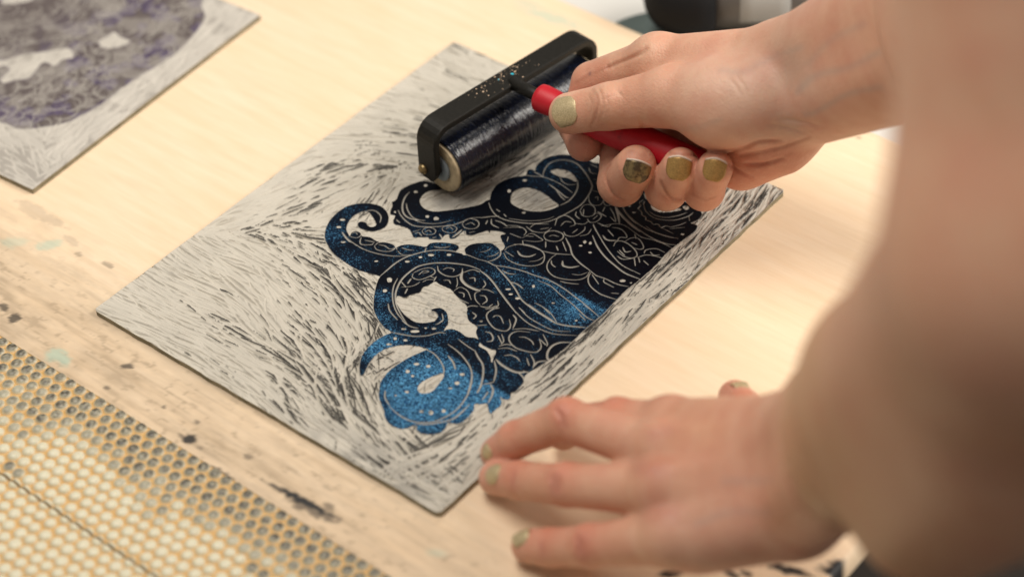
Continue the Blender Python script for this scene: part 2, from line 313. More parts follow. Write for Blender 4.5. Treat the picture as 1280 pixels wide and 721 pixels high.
LN = [  # (tile, points, width in tile px)
('T1',[(370,475),(400,465),(440,470),(470,490),(488,520),(480,565)],8),('T1',[(175,640),(210,690),(245,722)],8),('T3',[(180,0),(230,60),(320,120),(400,155),(500,180),(600,192),(700,190)],8),
('T1',[(230,655),(250,632),(285,628),(320,640),(330,658),(310,680),(275,684),(240,672),(230,655)],6),('T1',[(255,650),(285,640),(300,660)],6),
('T1',[(625,465),(650,510),(700,560),(760,590),(850,598),(950,595),(1050,585),(1130,560),(1200,530),(1280,522)],9),('T1',[(715,320),(680,360),(660,420),(665,480),(700,520),(760,540),(840,548)],11),
('T1',[(690,410),(700,460),(740,520),(800,545)],8),('T1',[(730,530),(800,560),(880,572),(960,568),(1060,545)],7),
('T1',[(815,632),(840,608),(880,602),(915,615),(926,635),(905,656),(865,662),(830,652),(815,632)],6),('T1',[(975,612),(1000,590),(1045,583),(1085,598),(1095,615),(1070,640),(1030,645),(990,632),(975,612)],6),
('T1',[(1138,572),(1160,545),(1205,532),(1255,545),(1272,575),(1250,605),(1205,614),(1155,602),(1138,572)],7),('T1',[(840,640),(870,625),(890,640)],6),('T1',[(1005,615),(1040,600),(1065,620)],6),('T1',[(1165,580),(1210,565),(1240,585)],6),
('T1',[(1060,680),(1100,650),(1135,620)],14),('T1',[(955,655),(970,675),(985,700)],11),('T1',[(760,650),(790,645),(815,670)],8),('T1',[(900,685),(930,680)],8),('T1',[(610,540),(640,565)],8),('T1',[(740,640),(800,620)],5),('T1',[(1160,630),(1165,665)],10),('T1',[(1190,645),(1240,635)],6),
('T3',[(330,40),(320,80),(340,100),(410,100),(430,85)],8),('T3',[(360,65),(400,72),(440,80)],8),('T3',[(436,110),(470,82),(530,80),(590,100),(602,125),(560,152),(500,152),(450,135),(436,110)],7),('T3',[(470,100),(520,110),(560,135),(600,125)],7),
('T3',[(620,150),(660,180),(740,180),(800,165)],6),('T3',[(655,125),(700,140),(750,145)],7),('T3',[(850,125),(835,160)],8),('T3',[(910,115),(970,125),(1040,115)],8),('T3',[(605,95),(615,140)],6),
('T3',[(470,362),(540,300),(600,250),(680,203),(760,175),(850,153),(950,143),(1050,150),(1150,172),(1280,222)],10),
('T3',[(700,740),(650,660),(612,580),(604,500),(620,440),(660,370),(740,300),(800,268),(900,248),(1000,245),(1100,252),(1200,270),(1280,300)],12),
('T4',[(0,370),(60,415),(110,470),(160,540),(220,620),(290,710)],13),('T7',[(490,0),(560,80),(640,150),(740,200),(840,235),(940,245),(1030,250)],8),
('T3',[(620,370),(590,430),(580,500),(590,580),(620,650),(670,710)],9),('T3',[(545,570),(560,630),(620,700)],9),
('T3',[(745,330),(740,360),(790,380),(860,360),(915,330),(915,300),(870,285),(800,300),(750,325)],8),('T3',[(790,340),(830,310),(870,315),(820,330)],7),('T3',[(730,370),(700,410)],10),('T3',[(930,355),(910,390)],8),('T3',[(820,400),(860,380),(910,380)],6),('T3',[(700,450),(680,490)],9),('T3',[(650,440),(740,430),(800,400)],7),('T3',[(880,350),(920,370)],6),('T3',[(650,395),(690,440)],8),
('T3',[(940,270),(950,310),(1000,345),(1070,355),(1130,330),(1140,290)],9),('T3',[(985,300),(1020,285),(1070,295),(1065,315)],7),('T3',[(990,385),(1030,385),(1045,410)],8),('T3',[(1095,365),(1100,410),(1090,440)],6),
('T3',[(1140,310),(1130,370),(1170,420),(1240,455),(1280,465)],20),('T3',[(1140,325),(1220,300),(1280,320)],8),('T3',[(1195,370),(1235,365),(1240,395)],9),('T3',[(1070,470),(1120,440),(1180,470),(1210,540)],6),('T3',[(1110,480),(1150,490),(1150,520)],8),('T3',[(1060,480),(1110,530),(1190,570)],8),('T3',[(1280,470),(1240,490),(1245,540),(1280,580)],7),
('T3',[(975,650),(985,690),(975,717)],8),('T6',[(720,0),(700,20),(670,35)],8),('T4',[(30,450),(45,480),(20,510)],8),('T4',[(0,570),(40,575),(55,610),(20,640)],9),('T4',[(0,520),(60,525),(110,548)],8),('T4',[(0,655),(60,665),(100,640)],9),('T4',[(60,710),(110,670),(155,668)],7),('T4',[(140,610),(145,650),(90,680)],7),
('T4',[(0,225),(50,215),(90,190)],6),('T4',[(110,160),(160,200),(160,250),(110,285),(60,300)],9),('T4',[(55,260),(110,250),(150,225)],7),
('T4',[(-20,280),(60,300),(120,330),(200,340),(330,370),(440,410),(560,450),(680,520),(760,580),(840,640),(920,710)],9),
('T4',[(130,340),(180,390),(240,460),(290,530),(330,600),(400,660),(480,717)],11),('T4',[(180,370),(230,395),(285,400)],9),('T4',[(240,460),(300,480),(345,515)],10),('T4',[(460,450),(560,490),(640,560),(730,630),(820,710)],7),('T4',[(440,630),(500,660),(560,717)],7),('T4',[(310,665),(360,710)],8),
('T4',[(195,210),(230,180),(320,160),(420,175),(500,220),(515,270),(490,315),(410,335),(300,320),(220,280),(190,230)],8),('T4',[(300,215),(330,250),(390,258),(445,240)],14),('T4',[(390,300),(460,290),(510,260)],6),('T4',[(200,215),(270,260)],6),
('T4',[(610,240),(560,280),(535,330),(550,380),(600,420),(680,440),(780,445),(850,420),(880,370)],8),('T4',[(660,295),(665,330),(720,345),(790,335)],15),('T4',[(570,290),(575,320),(605,345)],8),('T4',[(735,400),(800,405),(860,385)],6),('T4',[(640,455),(700,470),(790,480)],8),
('T4',[(500,215),(600,235),(740,245)],8),('T4',[(685,110),(720,180),(740,245),(800,310),(880,370)],11),('T4',[(660,140),(690,215)],7),('T4',[(610,175),(625,210)],9),('T4',[(525,140),(525,185)],8),
('T4',[(880,370),(930,410),(1000,435),(1100,480),(1190,500)],8),('T4',[(890,380),(865,430),(880,490),(950,550),(1020,580),(1100,605)],9),('T4',[(895,400),(950,480)],7),('T4',[(990,440),(995,465),(1070,505)],8),('T4',[(1050,550),(1110,555)],7),
('T4',[(900,90),(940,180),(1000,260),(1080,330),(1160,390),(1280,440)],12),('T4',[(905,0),(940,70),(1000,170),(1060,250),(1140,330),(1280,400)],8),
('T4',[(508,95),(530,65),(588,53),(650,70),(668,98),(640,130),(588,138),(530,125),(508,95)],8),('T4',[(550,100),(580,88),(630,100)],6),('T4',[(340,110),(410,75),(480,110),(500,130),(440,140),(345,130)],6),('T4',[(370,95),(430,100)],6),('T4',[(225,100),(215,140)],7),('T4',[(340,130),(345,165)],7),('T4',[(270,160),(350,165),(440,190),(500,215)],7),
('T4',[(370,20),(430,60),(520,65),(570,30)],7),('T4',[(480,40),(550,30)],7),('T4',[(190,30),(270,25),(340,30),(370,60),(350,90)],6),('T4',[(240,75),(330,110)],6),('T4',[(670,60),(690,90),(760,95),(830,50),(840,20)],7),('T4',[(740,70),(780,40)],7),('T4',[(800,95),(860,80),(890,40)],7),
('T2',[(70,470),(90,520),(130,570),(200,605),(300,625),(420,635),(520,625),(600,600),(700,550),(800,490),(860,420),(895,350),(890,310),(850,240),(780,160),(700,130),(620,130),(550,160),(510,220),(505,260)],9),
('T2',[(230,595),(350,612),(450,612),(540,600),(590,580)],6),('T2',[(250,265),(340,250),(430,258),(500,262),(570,285),(660,330),(740,390)],7),('T2',[(640,490),(700,460),(750,410),(780,350),(780,290)],9),('T2',[(550,320),(620,370),(680,420),(710,430)],9),('T2',[(600,350),(640,410),(680,450)],7),('T2',[(640,265),(660,300),(710,325),(775,320)],7),('T2',[(430,220),(470,240),(505,262)],8),
('T2',[(0,590),(80,580),(150,575)],10),('T2',[(130,520),(160,540)],7),('T2',[(190,560),(210,580)],7),('T2',[(870,410),(875,460),(910,490),(970,480),(990,430),(960,390),(900,370)],6),('T2',[(920,430),(940,420),(945,450)],7),('T2',[(988,460),(1010,435),(1045,445),(1052,470),(1030,492),(1000,485),(988,460)],7),('T2',[(900,280),(950,290),(970,330)],6),('T2',[(930,300),(940,330)],6),('T2',[(870,190),(890,230),(940,240)],6),('T2',[(880,160),(950,190)],5),
('T2',[(770,540),(765,570),(800,600)],7),('T2',[(800,530),(830,490),(880,485),(918,510),(915,560),(870,580),(820,570),(800,530)],6),('T2',[(830,520),(825,570)],6),('T2',[(860,600),(880,625),(930,620),(970,580),(950,555),(900,555)],7),('T2',[(905,600),(940,570)],7),('T2',[(600,650),(620,590),(680,570),(740,600),(760,640),(720,660)],7),('T2',[(645,655),(680,620),(730,625)],7),('T2',[(760,635),(830,640),(860,620)],7),
('T2',[(90,600),(95,640),(150,670)],8),('T2',[(45,640),(60,610)],8),('T2',[(120,610),(180,630),(220,660)],8),('T2',[(210,650),(300,655),(360,680)],6),('T2',[(400,670),(440,640),(550,640)],6),('T2',[(980,540),(1000,500)],7),('T2',[(940,540),(1010,580)],8),('T2',[(1040,510),(1070,560),(1085,620),(1040,580)],7),('T2',[(1080,490),(1100,560),(1115,640)],9),
('T2',[(1070,480),(1120,560),(1200,640),(1280,700)],10),('T2',[(1130,470),(1160,540),(1220,610),(1280,650)],8),('T2',[(905,640),(930,700)],8),('T2',[(940,630),(1020,660),(1050,640)],7),
('T5',[(310,225),(350,290),(430,370),(520,440),(620,500),(720,540),(800,550)],10),('T5',[(365,215),(400,290),(470,360),(560,420),(660,460),(740,485),(820,500)],9),('T5',[(330,260),(345,330),(348,385)],8),('T5',[(560,400),(620,440),(700,470),(780,490)],6),
('T5',[(540,190),(510,210),(520,235),(500,260),(525,285),(530,310),(560,330),(560,350),(600,365),(620,385),(660,385),(680,410),(720,398),(760,406),(830,390),(880,370)],8),('T5',[(545,230),(560,280),(620,330),(700,350),(800,350),(900,320),(940,290)],8),('T5',[(590,285),(640,315),(720,330),(820,315),(890,290)],8),('T5',[(550,200),(542,230)],7),
('T5',[(905,320),(910,360)],6),('T5',[(680,410),(740,440),(780,460)],7),('T5',[(750,420),(870,410)],6),
('T5',[(300,560),(320,525),(370,520),(430,550),(480,600),(485,640),(440,655),(380,640),(330,600)],8),('T5',[(375,570),(395,605),(440,600)],10),('T5',[(330,640),(380,665),(460,655)],8),('T5',[(345,590),(390,635)],8),('T5',[(395,520),(440,495),(500,500),(540,560),(520,585),(460,575)],7),('T5',[(445,530),(490,550)],8),
('T5',[(545,620),(560,590),(640,580),(710,610)],8),('T5',[(595,605),(620,630),(670,630)],8),('T5',[(490,650),(560,630),(640,640),(700,660)],8),('T5',[(465,650),(475,717)],8),('T5',[(500,650),(510,690)],8),('T5',[(540,675),(580,710)],8),('T5',[(470,460),(480,500)],7),('T5',[(200,400),(250,390),(330,380),(400,400),(470,450),(530,490),(620,510),(700,540),(780,580)],7),
('T5',[(290,410),(350,420),(390,450),(405,490),(350,490),(330,520)],8),('T5',[(215,475),(250,510),(330,515)],12),('T5',[(255,430),(300,480)],8),
('T7',[(570,30),(640,100),(720,150),(820,200),(900,215),(980,217)],7),('T7',[(640,0),(720,60),(800,110),(860,150)],17),('T7',[(850,148),(950,170),(1100,185)],13),('T7',[(720,0),(800,50),(850,110),(870,150)],7),('T7',[(1000,0),(1060,60),(1120,110),(1170,130)],8),('T7',[(1080,0),(1150,50),(1210,100)],6),('T7',[(1050,80),(1100,130)],6),
('T7',[(140,60),(150,25),(195,12),(240,18)],9),('T7',[(195,65),(225,90),(200,118)],9),('T7',[(230,170),(310,165)],8),('T7',[(300,40),(340,30),(390,10)],9),('T7',[(410,30),(350,45),(310,80),(320,130),(370,190),(440,213),(480,205),(500,170),(490,120)],9),('T7',[(360,105),(380,90),(420,100),(445,155)],8),('T7',[(520,85),(545,120),(520,190)],11),
('T7',[(300,220),(340,230),(360,265),(350,292),(310,298)],10),('T7',[(400,250),(430,310)],8),('T7',[(430,240),(445,290),(425,320)],8),('T7',[(515,200),(620,195),(730,215)],8),('T7',[(660,225),(560,215),(500,240),(490,290),(540,345),(640,378),(710,380),(745,340),(730,275)],9),('T7',[(570,262),(620,265),(670,295),(685,325)],8),('T7',[(735,280),(790,330)],8),('T7',[(760,240),(795,310),(790,335)],7),
('T7',[(1000,305),(900,305),(830,335),(795,390),(805,440),(880,410),(960,340)],14),('T7',[(400,355),(480,350),(550,375)],8),('T7',[(385,440),(440,490),(540,540),(640,540)],17),('T7',[(410,335),(460,320),(520,328)],9),('T7',[(450,410),(500,405),(550,425),(575,455)],9),('T7',[(660,400),(690,460),(680,510)],9),('T7',[(630,430),(650,490)],8),
('T7',[(690,490),(720,460),(790,450)],12),('T7',[(560,540),(600,580),(612,610)],11),('T7',[(600,530),(680,560)],8),('T7',[(370,450),(385,530),(365,620)],11),('T7',[(215,370),(240,420),(280,490),(275,600),(240,700)],12),('T7',[(85,280),(150,330),(220,375)],8),('T7',[(0,320),(70,370),(130,430),(180,510),(190,590),(155,717)],10),('T7',[(0,410),(40,460),(60,520)],12),
('T7',[(365,620),(330,630),(280,640)],10),('T7',[(340,640),(360,680),(350,717)],11),
('T6',[(600,235),(660,270),(710,330),(735,390),(730,440)],9),('T6',[(400,0),(460,45),(530,65)],9),('T6',[(300,92),(400,112),(500,127),(600,122),(700,97),(750,105)],10),('T6',[(265,560),(265,620),(300,680)],9),('T8',[(300,370),(370,430),(450,475),(530,495),(650,490),(750,450),(840,390),(910,300),(950,210),(965,120)],10),
('T8',[(500,505),(600,510),(700,495),(800,470),(870,420),(940,350)],12),('T8',[(1000,260),(1040,190)],12),('T8',[(1110,190),(1130,250),(1090,340)],11),('T8',[(1040,320),(1090,250)],9),('T8',[(1190,290),(1200,330)],9),
('T6',[(20,540),(250,560)],0.1)]
DT = [('T1',180,540,28,12),('T1',150,600,24,10),('T1',845,268,18,12),('T1',765,318,20,12),('T1',858,515,18,12),('T1',930,532,28,16),('T1',600,480,10,10),('T3',185,78,26,10),('T3',450,232,20,7),('T3',698,234,24,12),('T3',803,200,18,9),('T3',890,182,30,14),('T3',1032,180,24,12),('T3',555,382,26,22),('T3',520,468,22,16),
('T4',428,495,14,16),('T4',225,520,28,9),('T4',245,560,22,9),('T4',300,593,25,12),('T4',585,630,16,9),('T4',838,142,16,16),('T4',882,152,14,14),('T4',805,172,18,9),('T4',880,227,18,9),('T4',1140,452,28,14),('T4',1208,468,12,8),('T2',232,375,16,18),('T2',360,290,22,12),('T2',350,547,20,10),('T5',855,465,18,9),('T5',430,240,12,8),('T5',465,290,18,9),
('T7',265,135,16,9),('T7',1025,130,14,8),('T7',115,560,25,14),('T7',72,630,26,16),('T7',20,670,20,10),('T6',345,145,17,16),('T6',428,160,20,12),('T6',300,192,30,10),('T6',415,68,24,10),('T6',500,88,45,14),('T6',590,62,16,8),('T6',655,65,24,12),('T6',445,408,20,18),('T6',515,350,28,12),('T6',610,367,24,15),('T6',485,445,16,11),('T6',440,572,20,12),('T6',350,600,12,8),('T8',555,408,20,14),('T8',632,418,22,22),('T8',733,405,20,18)]
sdl = np.full((B.nx, B.ny), 9.0)      # normalised distance to the carved lines
for t, pts, w in LN:
    if w < 1: continue
    B.seg_stamp(sdl, tob(catmull(conv(t, pts), False, 4)), w * .5 / 6.4 / 2.15 * .88)
for t, x, y, rx, ry in DT:
    cx, cy = conv(t, [(x, y)])[0]; rx /= 7.6; ry /= 7.6
    pts = tob([(cx + rx * math.cos(a) * random.uniform(.85, 1.1), cy + ry * math.sin(a) * random.uniform(.8, 1.1)) for a in np.linspace(0, 6.28, 9)[:-1]])
    mask[B.poly_mask(catmull(pts, True, 4))] = False
relief = blur(mask.astype(float), 2)
rel = sstep(.35, .65, relief)
line = sstep(1.25, .75, sdl)
# ---- background gouges
guides = [(180,380,22),(250,400,24),(300,440,27),(250,330,30),(320,330,38),(350,400,45),(390,330,40),(420,420,58),(440,480,62),(460,540,55),(350,470,34),(420,540,38),(480,590,34),(540,630,33),(300,260,-18),(350,230,-25),(420,230,-22),(400,200,-14),
          (420,150,4),(500,100,14),(560,80,22),(470,180,2),(520,200,8),(580,120,16),(620,90,20),(540,570,-30),(580,570,-42),(620,530,-44),(700,490,-42),(800,400,-42),(900,300,-48),(960,240,-50),(640,560,-42),(480,250,-50),(440,360,50),(450,300,-10),(640,300,-5),(560,290,-4),(540,380,20),(660,215,-30),(600,240,-20),(480,440,-25),(500,455,-30),(470,430,-60)]
GP = np.array([[*tb1(a, b_)] for a, b_, _ in guides]); GA = []
for (a, b_, an) in guides:
    q = tb1(a + 5 * math.cos(math.radians(an)), b_ + 5 * math.sin(math.radians(an))) - tb1(a, b_); GA.append(math.atan2(q[1], q[0]))
GA = np.array(GA)
def theta(x, y):
    d2 = ((GP - (x, y)) ** 2).sum(1); w = 1 / (d2 + 30) ** 2
    return .5 * math.atan2((w * np.sin(2 * GA)).sum(), (w * np.cos(2 * GA)).sum())
bgbase = TOP - .02 - .16 * fbm(B.X / 3, B.Y / 3, 60, 3)
h = bgbase.copy()
mb = blur(mask.astype(float), 6)
LF = fbm(B.X / 22, B.Y / 22, 123, 2)
n_g = 4800
for k in range(n_g):
    x, y = rng.random() * B.W, rng.random() * B.H
    i, j = int(x / B.res), int(y / B.res)
    inside = mb[i, j]
    px = None
    if inside > .95: continue
    near = mb[max(0, i - 12):i + 13:4, max(0, j - 12):j + 13:4].max() > .3
    th = theta(x, y) + rng.normal() * (.07 if not near else .2) + (LF[i, j] - .5) * .7
    Ln = rng.uniform(9, 30) * (.35 if near else 1); w = rng.uniform(1.3, 2.9) * (.5 if near else 1)
    gouge(B, h, x, y, th, Ln, w, rng.uniform(.45, 1.15), TOP - .02, rng.normal() * .6)
# crisp cross hatching by the tentacle
for (px, py, an, n_, sp_) in [(452,415,-25,9,2.2),(462,400,-20,5,2.2),(370,300,25,6,2.4),(330,300,8,5,2.4),(575,575,-38,10,2.0),(600,560,-40,8,2.0)]:
    for k in range(n_):
        o = (k - n_ / 2) * 4.2; a = math.radians(an)
        p = tb1(px - o * math.sin(a) * .9 + rng.normal() * 2, py + o * math.cos(a) * .9); q = tb1(px + 6 * math.cos(a), py + 6 * math.sin(a)) - tb1(px, py)
        gouge(B, h, p[0], p[1], math.atan2(q[1], q[0]) + rng.normal() * .05, rng.uniform(9, 15), 1.3, .6, TOP - .03)
h = blur(h, 1)
gapcut = h                                               # carved ground
ridge = np.clip(1 - (TOP - h) / .26, 0, 1)               # 1 on ridges
# region weights for ink on ridges and for the grey film
def reg(lst):
    f = np.zeros((B.nx, B.ny))
    for px, py, r, s_ in lst:
        c_ = tb1(px, py); f = np.maximum(f, s_ * np.exp(-((B.X - c_[0]) ** 2 + (B.Y - c_[1]) ** 2) / (r * r)))
    return f
inkreg = reg([(385,330,24,1),(400,400,26,1),(350,300,20,.6),(420,470,28,1),(430,240,26,.8),(480,215,20,.8),(500,590,26,.9),(440,590,20,.6),(390,470,22,.7),(520,180,18,.5),(700,480,22,.9),(760,430,24,1.1),(820,370,26,1.2),(880,310,26,1.2),(940,250,28,1.2),(680,500,20,1),(640,540,20,.7),(600,580,16,.6),(640,215,30,.9),(560,140,26,.35),(300,400,26,.25),(340,440,24,.4),(560,60,16,.3),(450,430,10,.9),(380,540,16,.6)])
strip = sstep(17, 14, B.W - B.X)                          # the border strip along the near long edge
inkn = fbm(B.X / 5, B.Y / 5, 77, 4); fine = fbm(B.X / .8, B.Y / .8, 91, 3)
RD = np.full((B.nx, B.ny), 9.0); RW = np.zeros((B.nx, B.ny))
for k in range(2300):
    x, y = rng.random() * B.W, rng.random() * B.H; i, j = int(x / B.res), int(y / B.res)
    if mb[i, j] > .4 or rng.random() > (inkreg[i, j] * 1.2) ** 1.3 * (.3 + 1.5 * (inkn[i, j] > .48)): continue
    nr = mb[max(0, i - 14):i + 15:4, max(0, j - 14):j + 15:4].max() > .3
    thb = theta(x, y) + rng.normal() * .07 + (LF[i, j] - .5) * .4; c_ = rng.normal() * .012; L0 = rng.uniform(10, 36) * (.4 if nr else 1)
    for b_i in range(rng.integers(1, 3 if nr else 6)):
        off = b_i * rng.uniform(1.2, 2.3); x1 = x - off * math.sin(thb) + rng.normal() * 3 * math.cos(thb); y1 = y + off * math.cos(thb) + rng.normal() * 3 * math.sin(thb)
        Ln = L0 * rng.uniform(.45, 1.2); n_ = max(3, int(Ln / 1.6)); w_ = rng.choice([.12, .17, .22, .3, .42]) * rng.uniform(.8, 1.15)
        pts = [np.array([x1, y1])]; th0 = thb + b_i * rng.normal() * .03
        for q_ in range(n_):
            th0 += c_ + rng.normal() * .035; pts.append(pts[-1] + Ln / n_ * np.array([math.cos(th0), math.sin(th0)]))
        B.seg_stamp(RD, pts, w_)
        # the trough that leaves this ridge standing
        mid = pts[n_ // 2]; o_ = 1.0
        gouge(B, h, mid[0] - o_ * math.sin(thb), mid[1] + o_ * math.cos(thb), thb, Ln * 1.15, 1.7, .9, TOP - .02, 0)
rr_ = sstep(1.25, .75, RD + (fine - .5) * 1.1)
# last, the long clean gouges that cut across everything
h3 = np.full((B.nx, B.ny), TOP)
for k in range(1750):
    x, y = rng.random() * B.W, rng.random() * B.H; i, j = int(x / B.res), int(y / B.res)
    if mb[i, j] > .15: continue
    nr = mb[max(0, i - 20):i + 21:5, max(0, j - 20):j + 21:5].max() > .25
    th = theta(x, y) + rng.normal() * .05 + (LF[i, j] - .5) * .4
    gouge(B, h3, x, y, th, rng.uniform(16, 46) * (.3 if nr else 1), rng.uniform(1.1, 2.2) * (.6 if nr else 1), rng.uniform(.8, 1.5), TOP, rng.normal() * .5)
cut3 = sstep(.12, .3, TOP - h3)
rr_ = rr_ * (1 - cut3)
h = np.maximum(h, (TOP - .05) * rr_ + h * (1 - rr_)); h = np.minimum(h, h3)
gapcut = h
bgink = np.clip(rr_ * (.75 + .4 * fine), 0, 1)
hl = blur(h, 14); bgink = np.maximum(bgink, sstep(.20, .32, h - hl + .10 * (fine - .5)) * .4 * sstep(.36, .56, inkn * (.6 + .6 * np.clip(inkreg, 0, 1))))
calm = np.clip(reg([(672,250,10,1.3),(545,252,9,1.3),(565,249,9,1.3),(590,243,9,1.2),(655,245,9,1.2),(690,255,7,1.2)]), 0, 1)
bgink *= 1 - calm
isl = sstep(.2, .6, blur((~mask).astype(float), 2))
film = .14 * fbm(B.X / 12, B.Y / 12, 31, 4) + reg([(450,570,16,.5),(500,600,16,.45),(405,545,14,.35),(640,215,26,.55),(680,200,26,.5),(575,245,18,.38),(600,240,14,.3)]) * sstep(.25, .6, fbm(B.X / 7, B.Y / 3, 33, 4)) * .9
film += reg([(800,400,40,.5),(900,300,40,.5),(700,480,30,.4)]) * sstep(.35, .65, fbm(B.X / 2, B.Y / 14, 35, 4)) * .5 + reg([(670,250,9,.4),(560,252,10,.4),(590,245,10,.4)])
film += reg([(540,385,11,1),(560,400,9,1),(490,445,9,.8),(480,300,12,.5),(590,300,10,.5)]) * .5 * sstep(.5, .68, fbm(B.X / .9, B.Y / .9, 301, 3))
film = np.clip(np.maximum(film, .5 * rel * line), 0, .7)
H_ = np.where(rel > 0, gapcut * (1 - rel) + TOP * rel, gapcut)
# thin moat round the motif so the image edge is crisp
moat = sstep(.02, .3, blur(mask.astype(float), 4)) * (1 - sstep(.35, .6, relief))
H_ = H_ - moat * .25 * (H_ > TOP - .5)
H_ = np.minimum(H_, TOP - .55 * line * rel + 10 * (rel < .5))
H_ += rel * (1 - line) * .03 * (fine - .5)
inkA = np.clip(rel * (1 - line), 0, 1)
pin = rel * (1 - line)
inkA = np.maximum(inkA, bgink * (1 - rel) * (1 - moat * .9) * .95)
# blueness
def lin(px0, py0, px1, py1, a, b_, X_=None):   # ramp across a line, in block space
    p = tb1(px0, py0); q = tb1(px1, py1); d = (q - p) / np.linalg.norm(q - p); n_ = np.array([-d[1], d[0]])
    return sstep(a, b_, (B.X - p[0]) * n_[0] + (B.Y - p[1]) * n_[1])
low = lin(545, 428, 645, 500, 1.2, -1.2)
curl = reg([(540,490,30,1.1),(600,500,22,1.0),(475,430,14,.85)])
blue = np.clip(curl * (.25 + .85 * low), 0, 1)
lw = reg([(620,450,26,1)]); blue = np.maximum(blue * (1 - .0 * lw), .30 * reg([(620,470,22,1.2)]))
blue = np.maximum(blue, reg([(478,372,7,.62),(475,395,8,.6),(411,292,12,.50),(440,325,12,.36),(640,340,18,.42),(690,350,20,.62),(738,372,13,.95),(720,385,14,.80),(755,385,9,.8),(700,390,16,.62),(530,310,20,.38),(620,315,10,.45),(550,305,10,.42),(560,285,10,.34),(600,420,18,.26),(645,450,12,.30),(690,215,20,.28),(560,410,14,.40),(430,262,12,.3)]))
# the fresh pass of black ink in the middle has a straight edge
blk = lin(640, 322, 776, 398, -1.5, 1.5) * sstep(0, 1, reg([(740,330,34,1.4)]))
blue = np.clip(blue * (1 - .85 * blk), 0, 1) * (.8 + .4 * fbm(B.X / 6, B.Y / 6, 52, 3)) + .05 + .05 * fbm(B.X / 8, B.Y / 8, 51, 3)
blue = np.clip(blue, 0, 1) ** 1.35 * sstep(.1, .5, rel)
# wobbly block outline, skirt
Xo = B.X.copy(); Yo = B.Y.copy()
w1 = (fbm(B.y / 9, B.y * 0 + 3, 13, 3) - .5) * 1.2; w2 = (fbm(B.x / 9, B.x * 0 + 8, 14, 3) - .5) * 1.2
Xo[0] += w1 * .6; Xo[-1] += w1 * .6; Yo[:, 0] += w2 * .6; Yo[:, -1] += w2 * .6
# worn rounded corners
for ci, cj, sx, sy in ((0, 0, 1, 1), (0, -1, 1, -1), (-1, 0, -1, 1), (-1, -1, -1, -1)):
    cx = Xo[ci, cj]; cy = Yo[ci, cj]; r = 2.2
    ax = cx + sx * r; ay = cy + sy * r
    m_ = ((Xo - ax) * sx < 0) & ((Yo - ay) * sy < 0); dd = np.hypot(Xo - ax, Yo - ay); m2 = m_ & (dd > r)
    Xo[m2] = ax + (Xo[m2] - ax) / dd[m2] * r; Yo[m2] = ay + (Yo[m2] - ay) / dd[m2] * r
edge = np.zeros_like(mask); edge[0] = edge[-1] = True; edge[:, 0] = edge[:, -1] = True
e2 = np.zeros_like(mask); e2[1] = e2[-2] = True; e2[:, 1] = e2[:, -2] = True
H_[e2] = np.minimum(H_[e2], TOP - .35)
V = np.stack([Xo, Yo, H_], -1)
V[edge, 2] = TOP - .6
filmE = film.copy(); inkA[edge] *= .3
Vf = V.reshape(-1, 3); F1 = grid_faces(B.nx, B.ny)
def ring(nx, ny):
    a = [(i, 0) for i in range(nx)] + [(nx - 1, j) for j in range(1, ny)] + [(i, ny - 1) for i in range(nx - 2, -1, -1)] + [(0, j) for j in range(ny - 2, 0, -1)]
    return np.array([i * ny + j for i, j in a])
rg = ring(B.nx, B.ny)
mt, nt, b = mat('block_edge'); n1 = noise(nt, 150, 4)
L(nt, mixc(nt, ramp(nt, n1, .35, .65), (.17, .15, .09), (.30, .26, .17)), b.inputs['Base Color']); b.inputs['Roughness'].default_value = .8
def block_obj(name, Vf, F1, rg, m, attrs, zbot):
    n0 = len(Vf); low_ = Vf[rg].copy(); low_[:, 2] = zbot; top_ = Vf[rg].copy()
    VV = np.vstack([Vf, top_, low_]); k = len(rg); a = n0 + np.arange(k); bq = n0 + (np.arange(k) + 1) % k
    F2 = np.stack([a + k, bq + k, bq, a], 1)
    at = {q: np.concatenate([v.ravel(), np.zeros(2 * k)]) for q, v in attrs.items()}
    o = mesh_obj(name, VV, np.vstack([F1, F2]), m, attrs=at)
    o.data.materials.append(mt)
    mi = np.zeros(len(F1) + k, np.int32); mi[len(F1):] = 1; o.data.polygons.foreach_set('material_index', mi)
    return o
blk1 = block_obj('linocut_block', Vf, F1, rg, m_lino, dict(ink=inkA, blue=blue, film=film), .05)
tag(blk1, 'carved lino block with blue and black inked octopus tentacles, under the roller', 'lino block')

# ------------------------------------------------------------------ second block (far left, out of focus)
O2 = P(40, 236, TOP)[:2]; e2x = P(325, 18, TOP)[:2] - O2; e2x /= np.linalg.norm(e2x); e2y = np.array([-e2x[1], e2x[0]])
def tb2(px, py):
    d = P(px, py, TOP)[:2] - O2; return np.array([d @ e2x, d @ e2y])
B2 = Block(np.linalg.norm(P(325, 18, TOP)[:2] - O2), 203.0, .5, TOP, tb2)
mask = np.zeros((B2.nx, B2.ny), bool)
def tob2(pts): return np.array([tb2(*p) for p in pts])
def fill2(pts, val):
    mask[B2.poly_mask(tob2(catmull(pts, True, 4)))] = val
fill2([(-160,120),(-60,140),(0,152),(25,161),(60,158),(90,150),(130,128),(150,112),(175,95),(200,80),(225,62),(245,40),(256,22),(252,5),(262,-20),(250,-60),(150,-120),(0,-160),(-160,-100)], True)
fill2([(-40,75),(0,76),(30,68),(60,64),(85,60),(92,72),(78,74),(70,82),(55,78),(45,88),(35,98),(20,100),(8,104),(0,100),(12,88),(4,82),(-30,92)], False)
fill2([(123,53),(135,45),(143,40),(150,46),(163,52),(150,58),(132,60)], False)
fill2([(0,2),(20,-4),(42,-3),(32,3),(10,5)], False)
h2 = np.full((B2.nx, B2.ny), TOP - .1)
sd2 = np.full((B2.nx, B2.ny), 9.0)
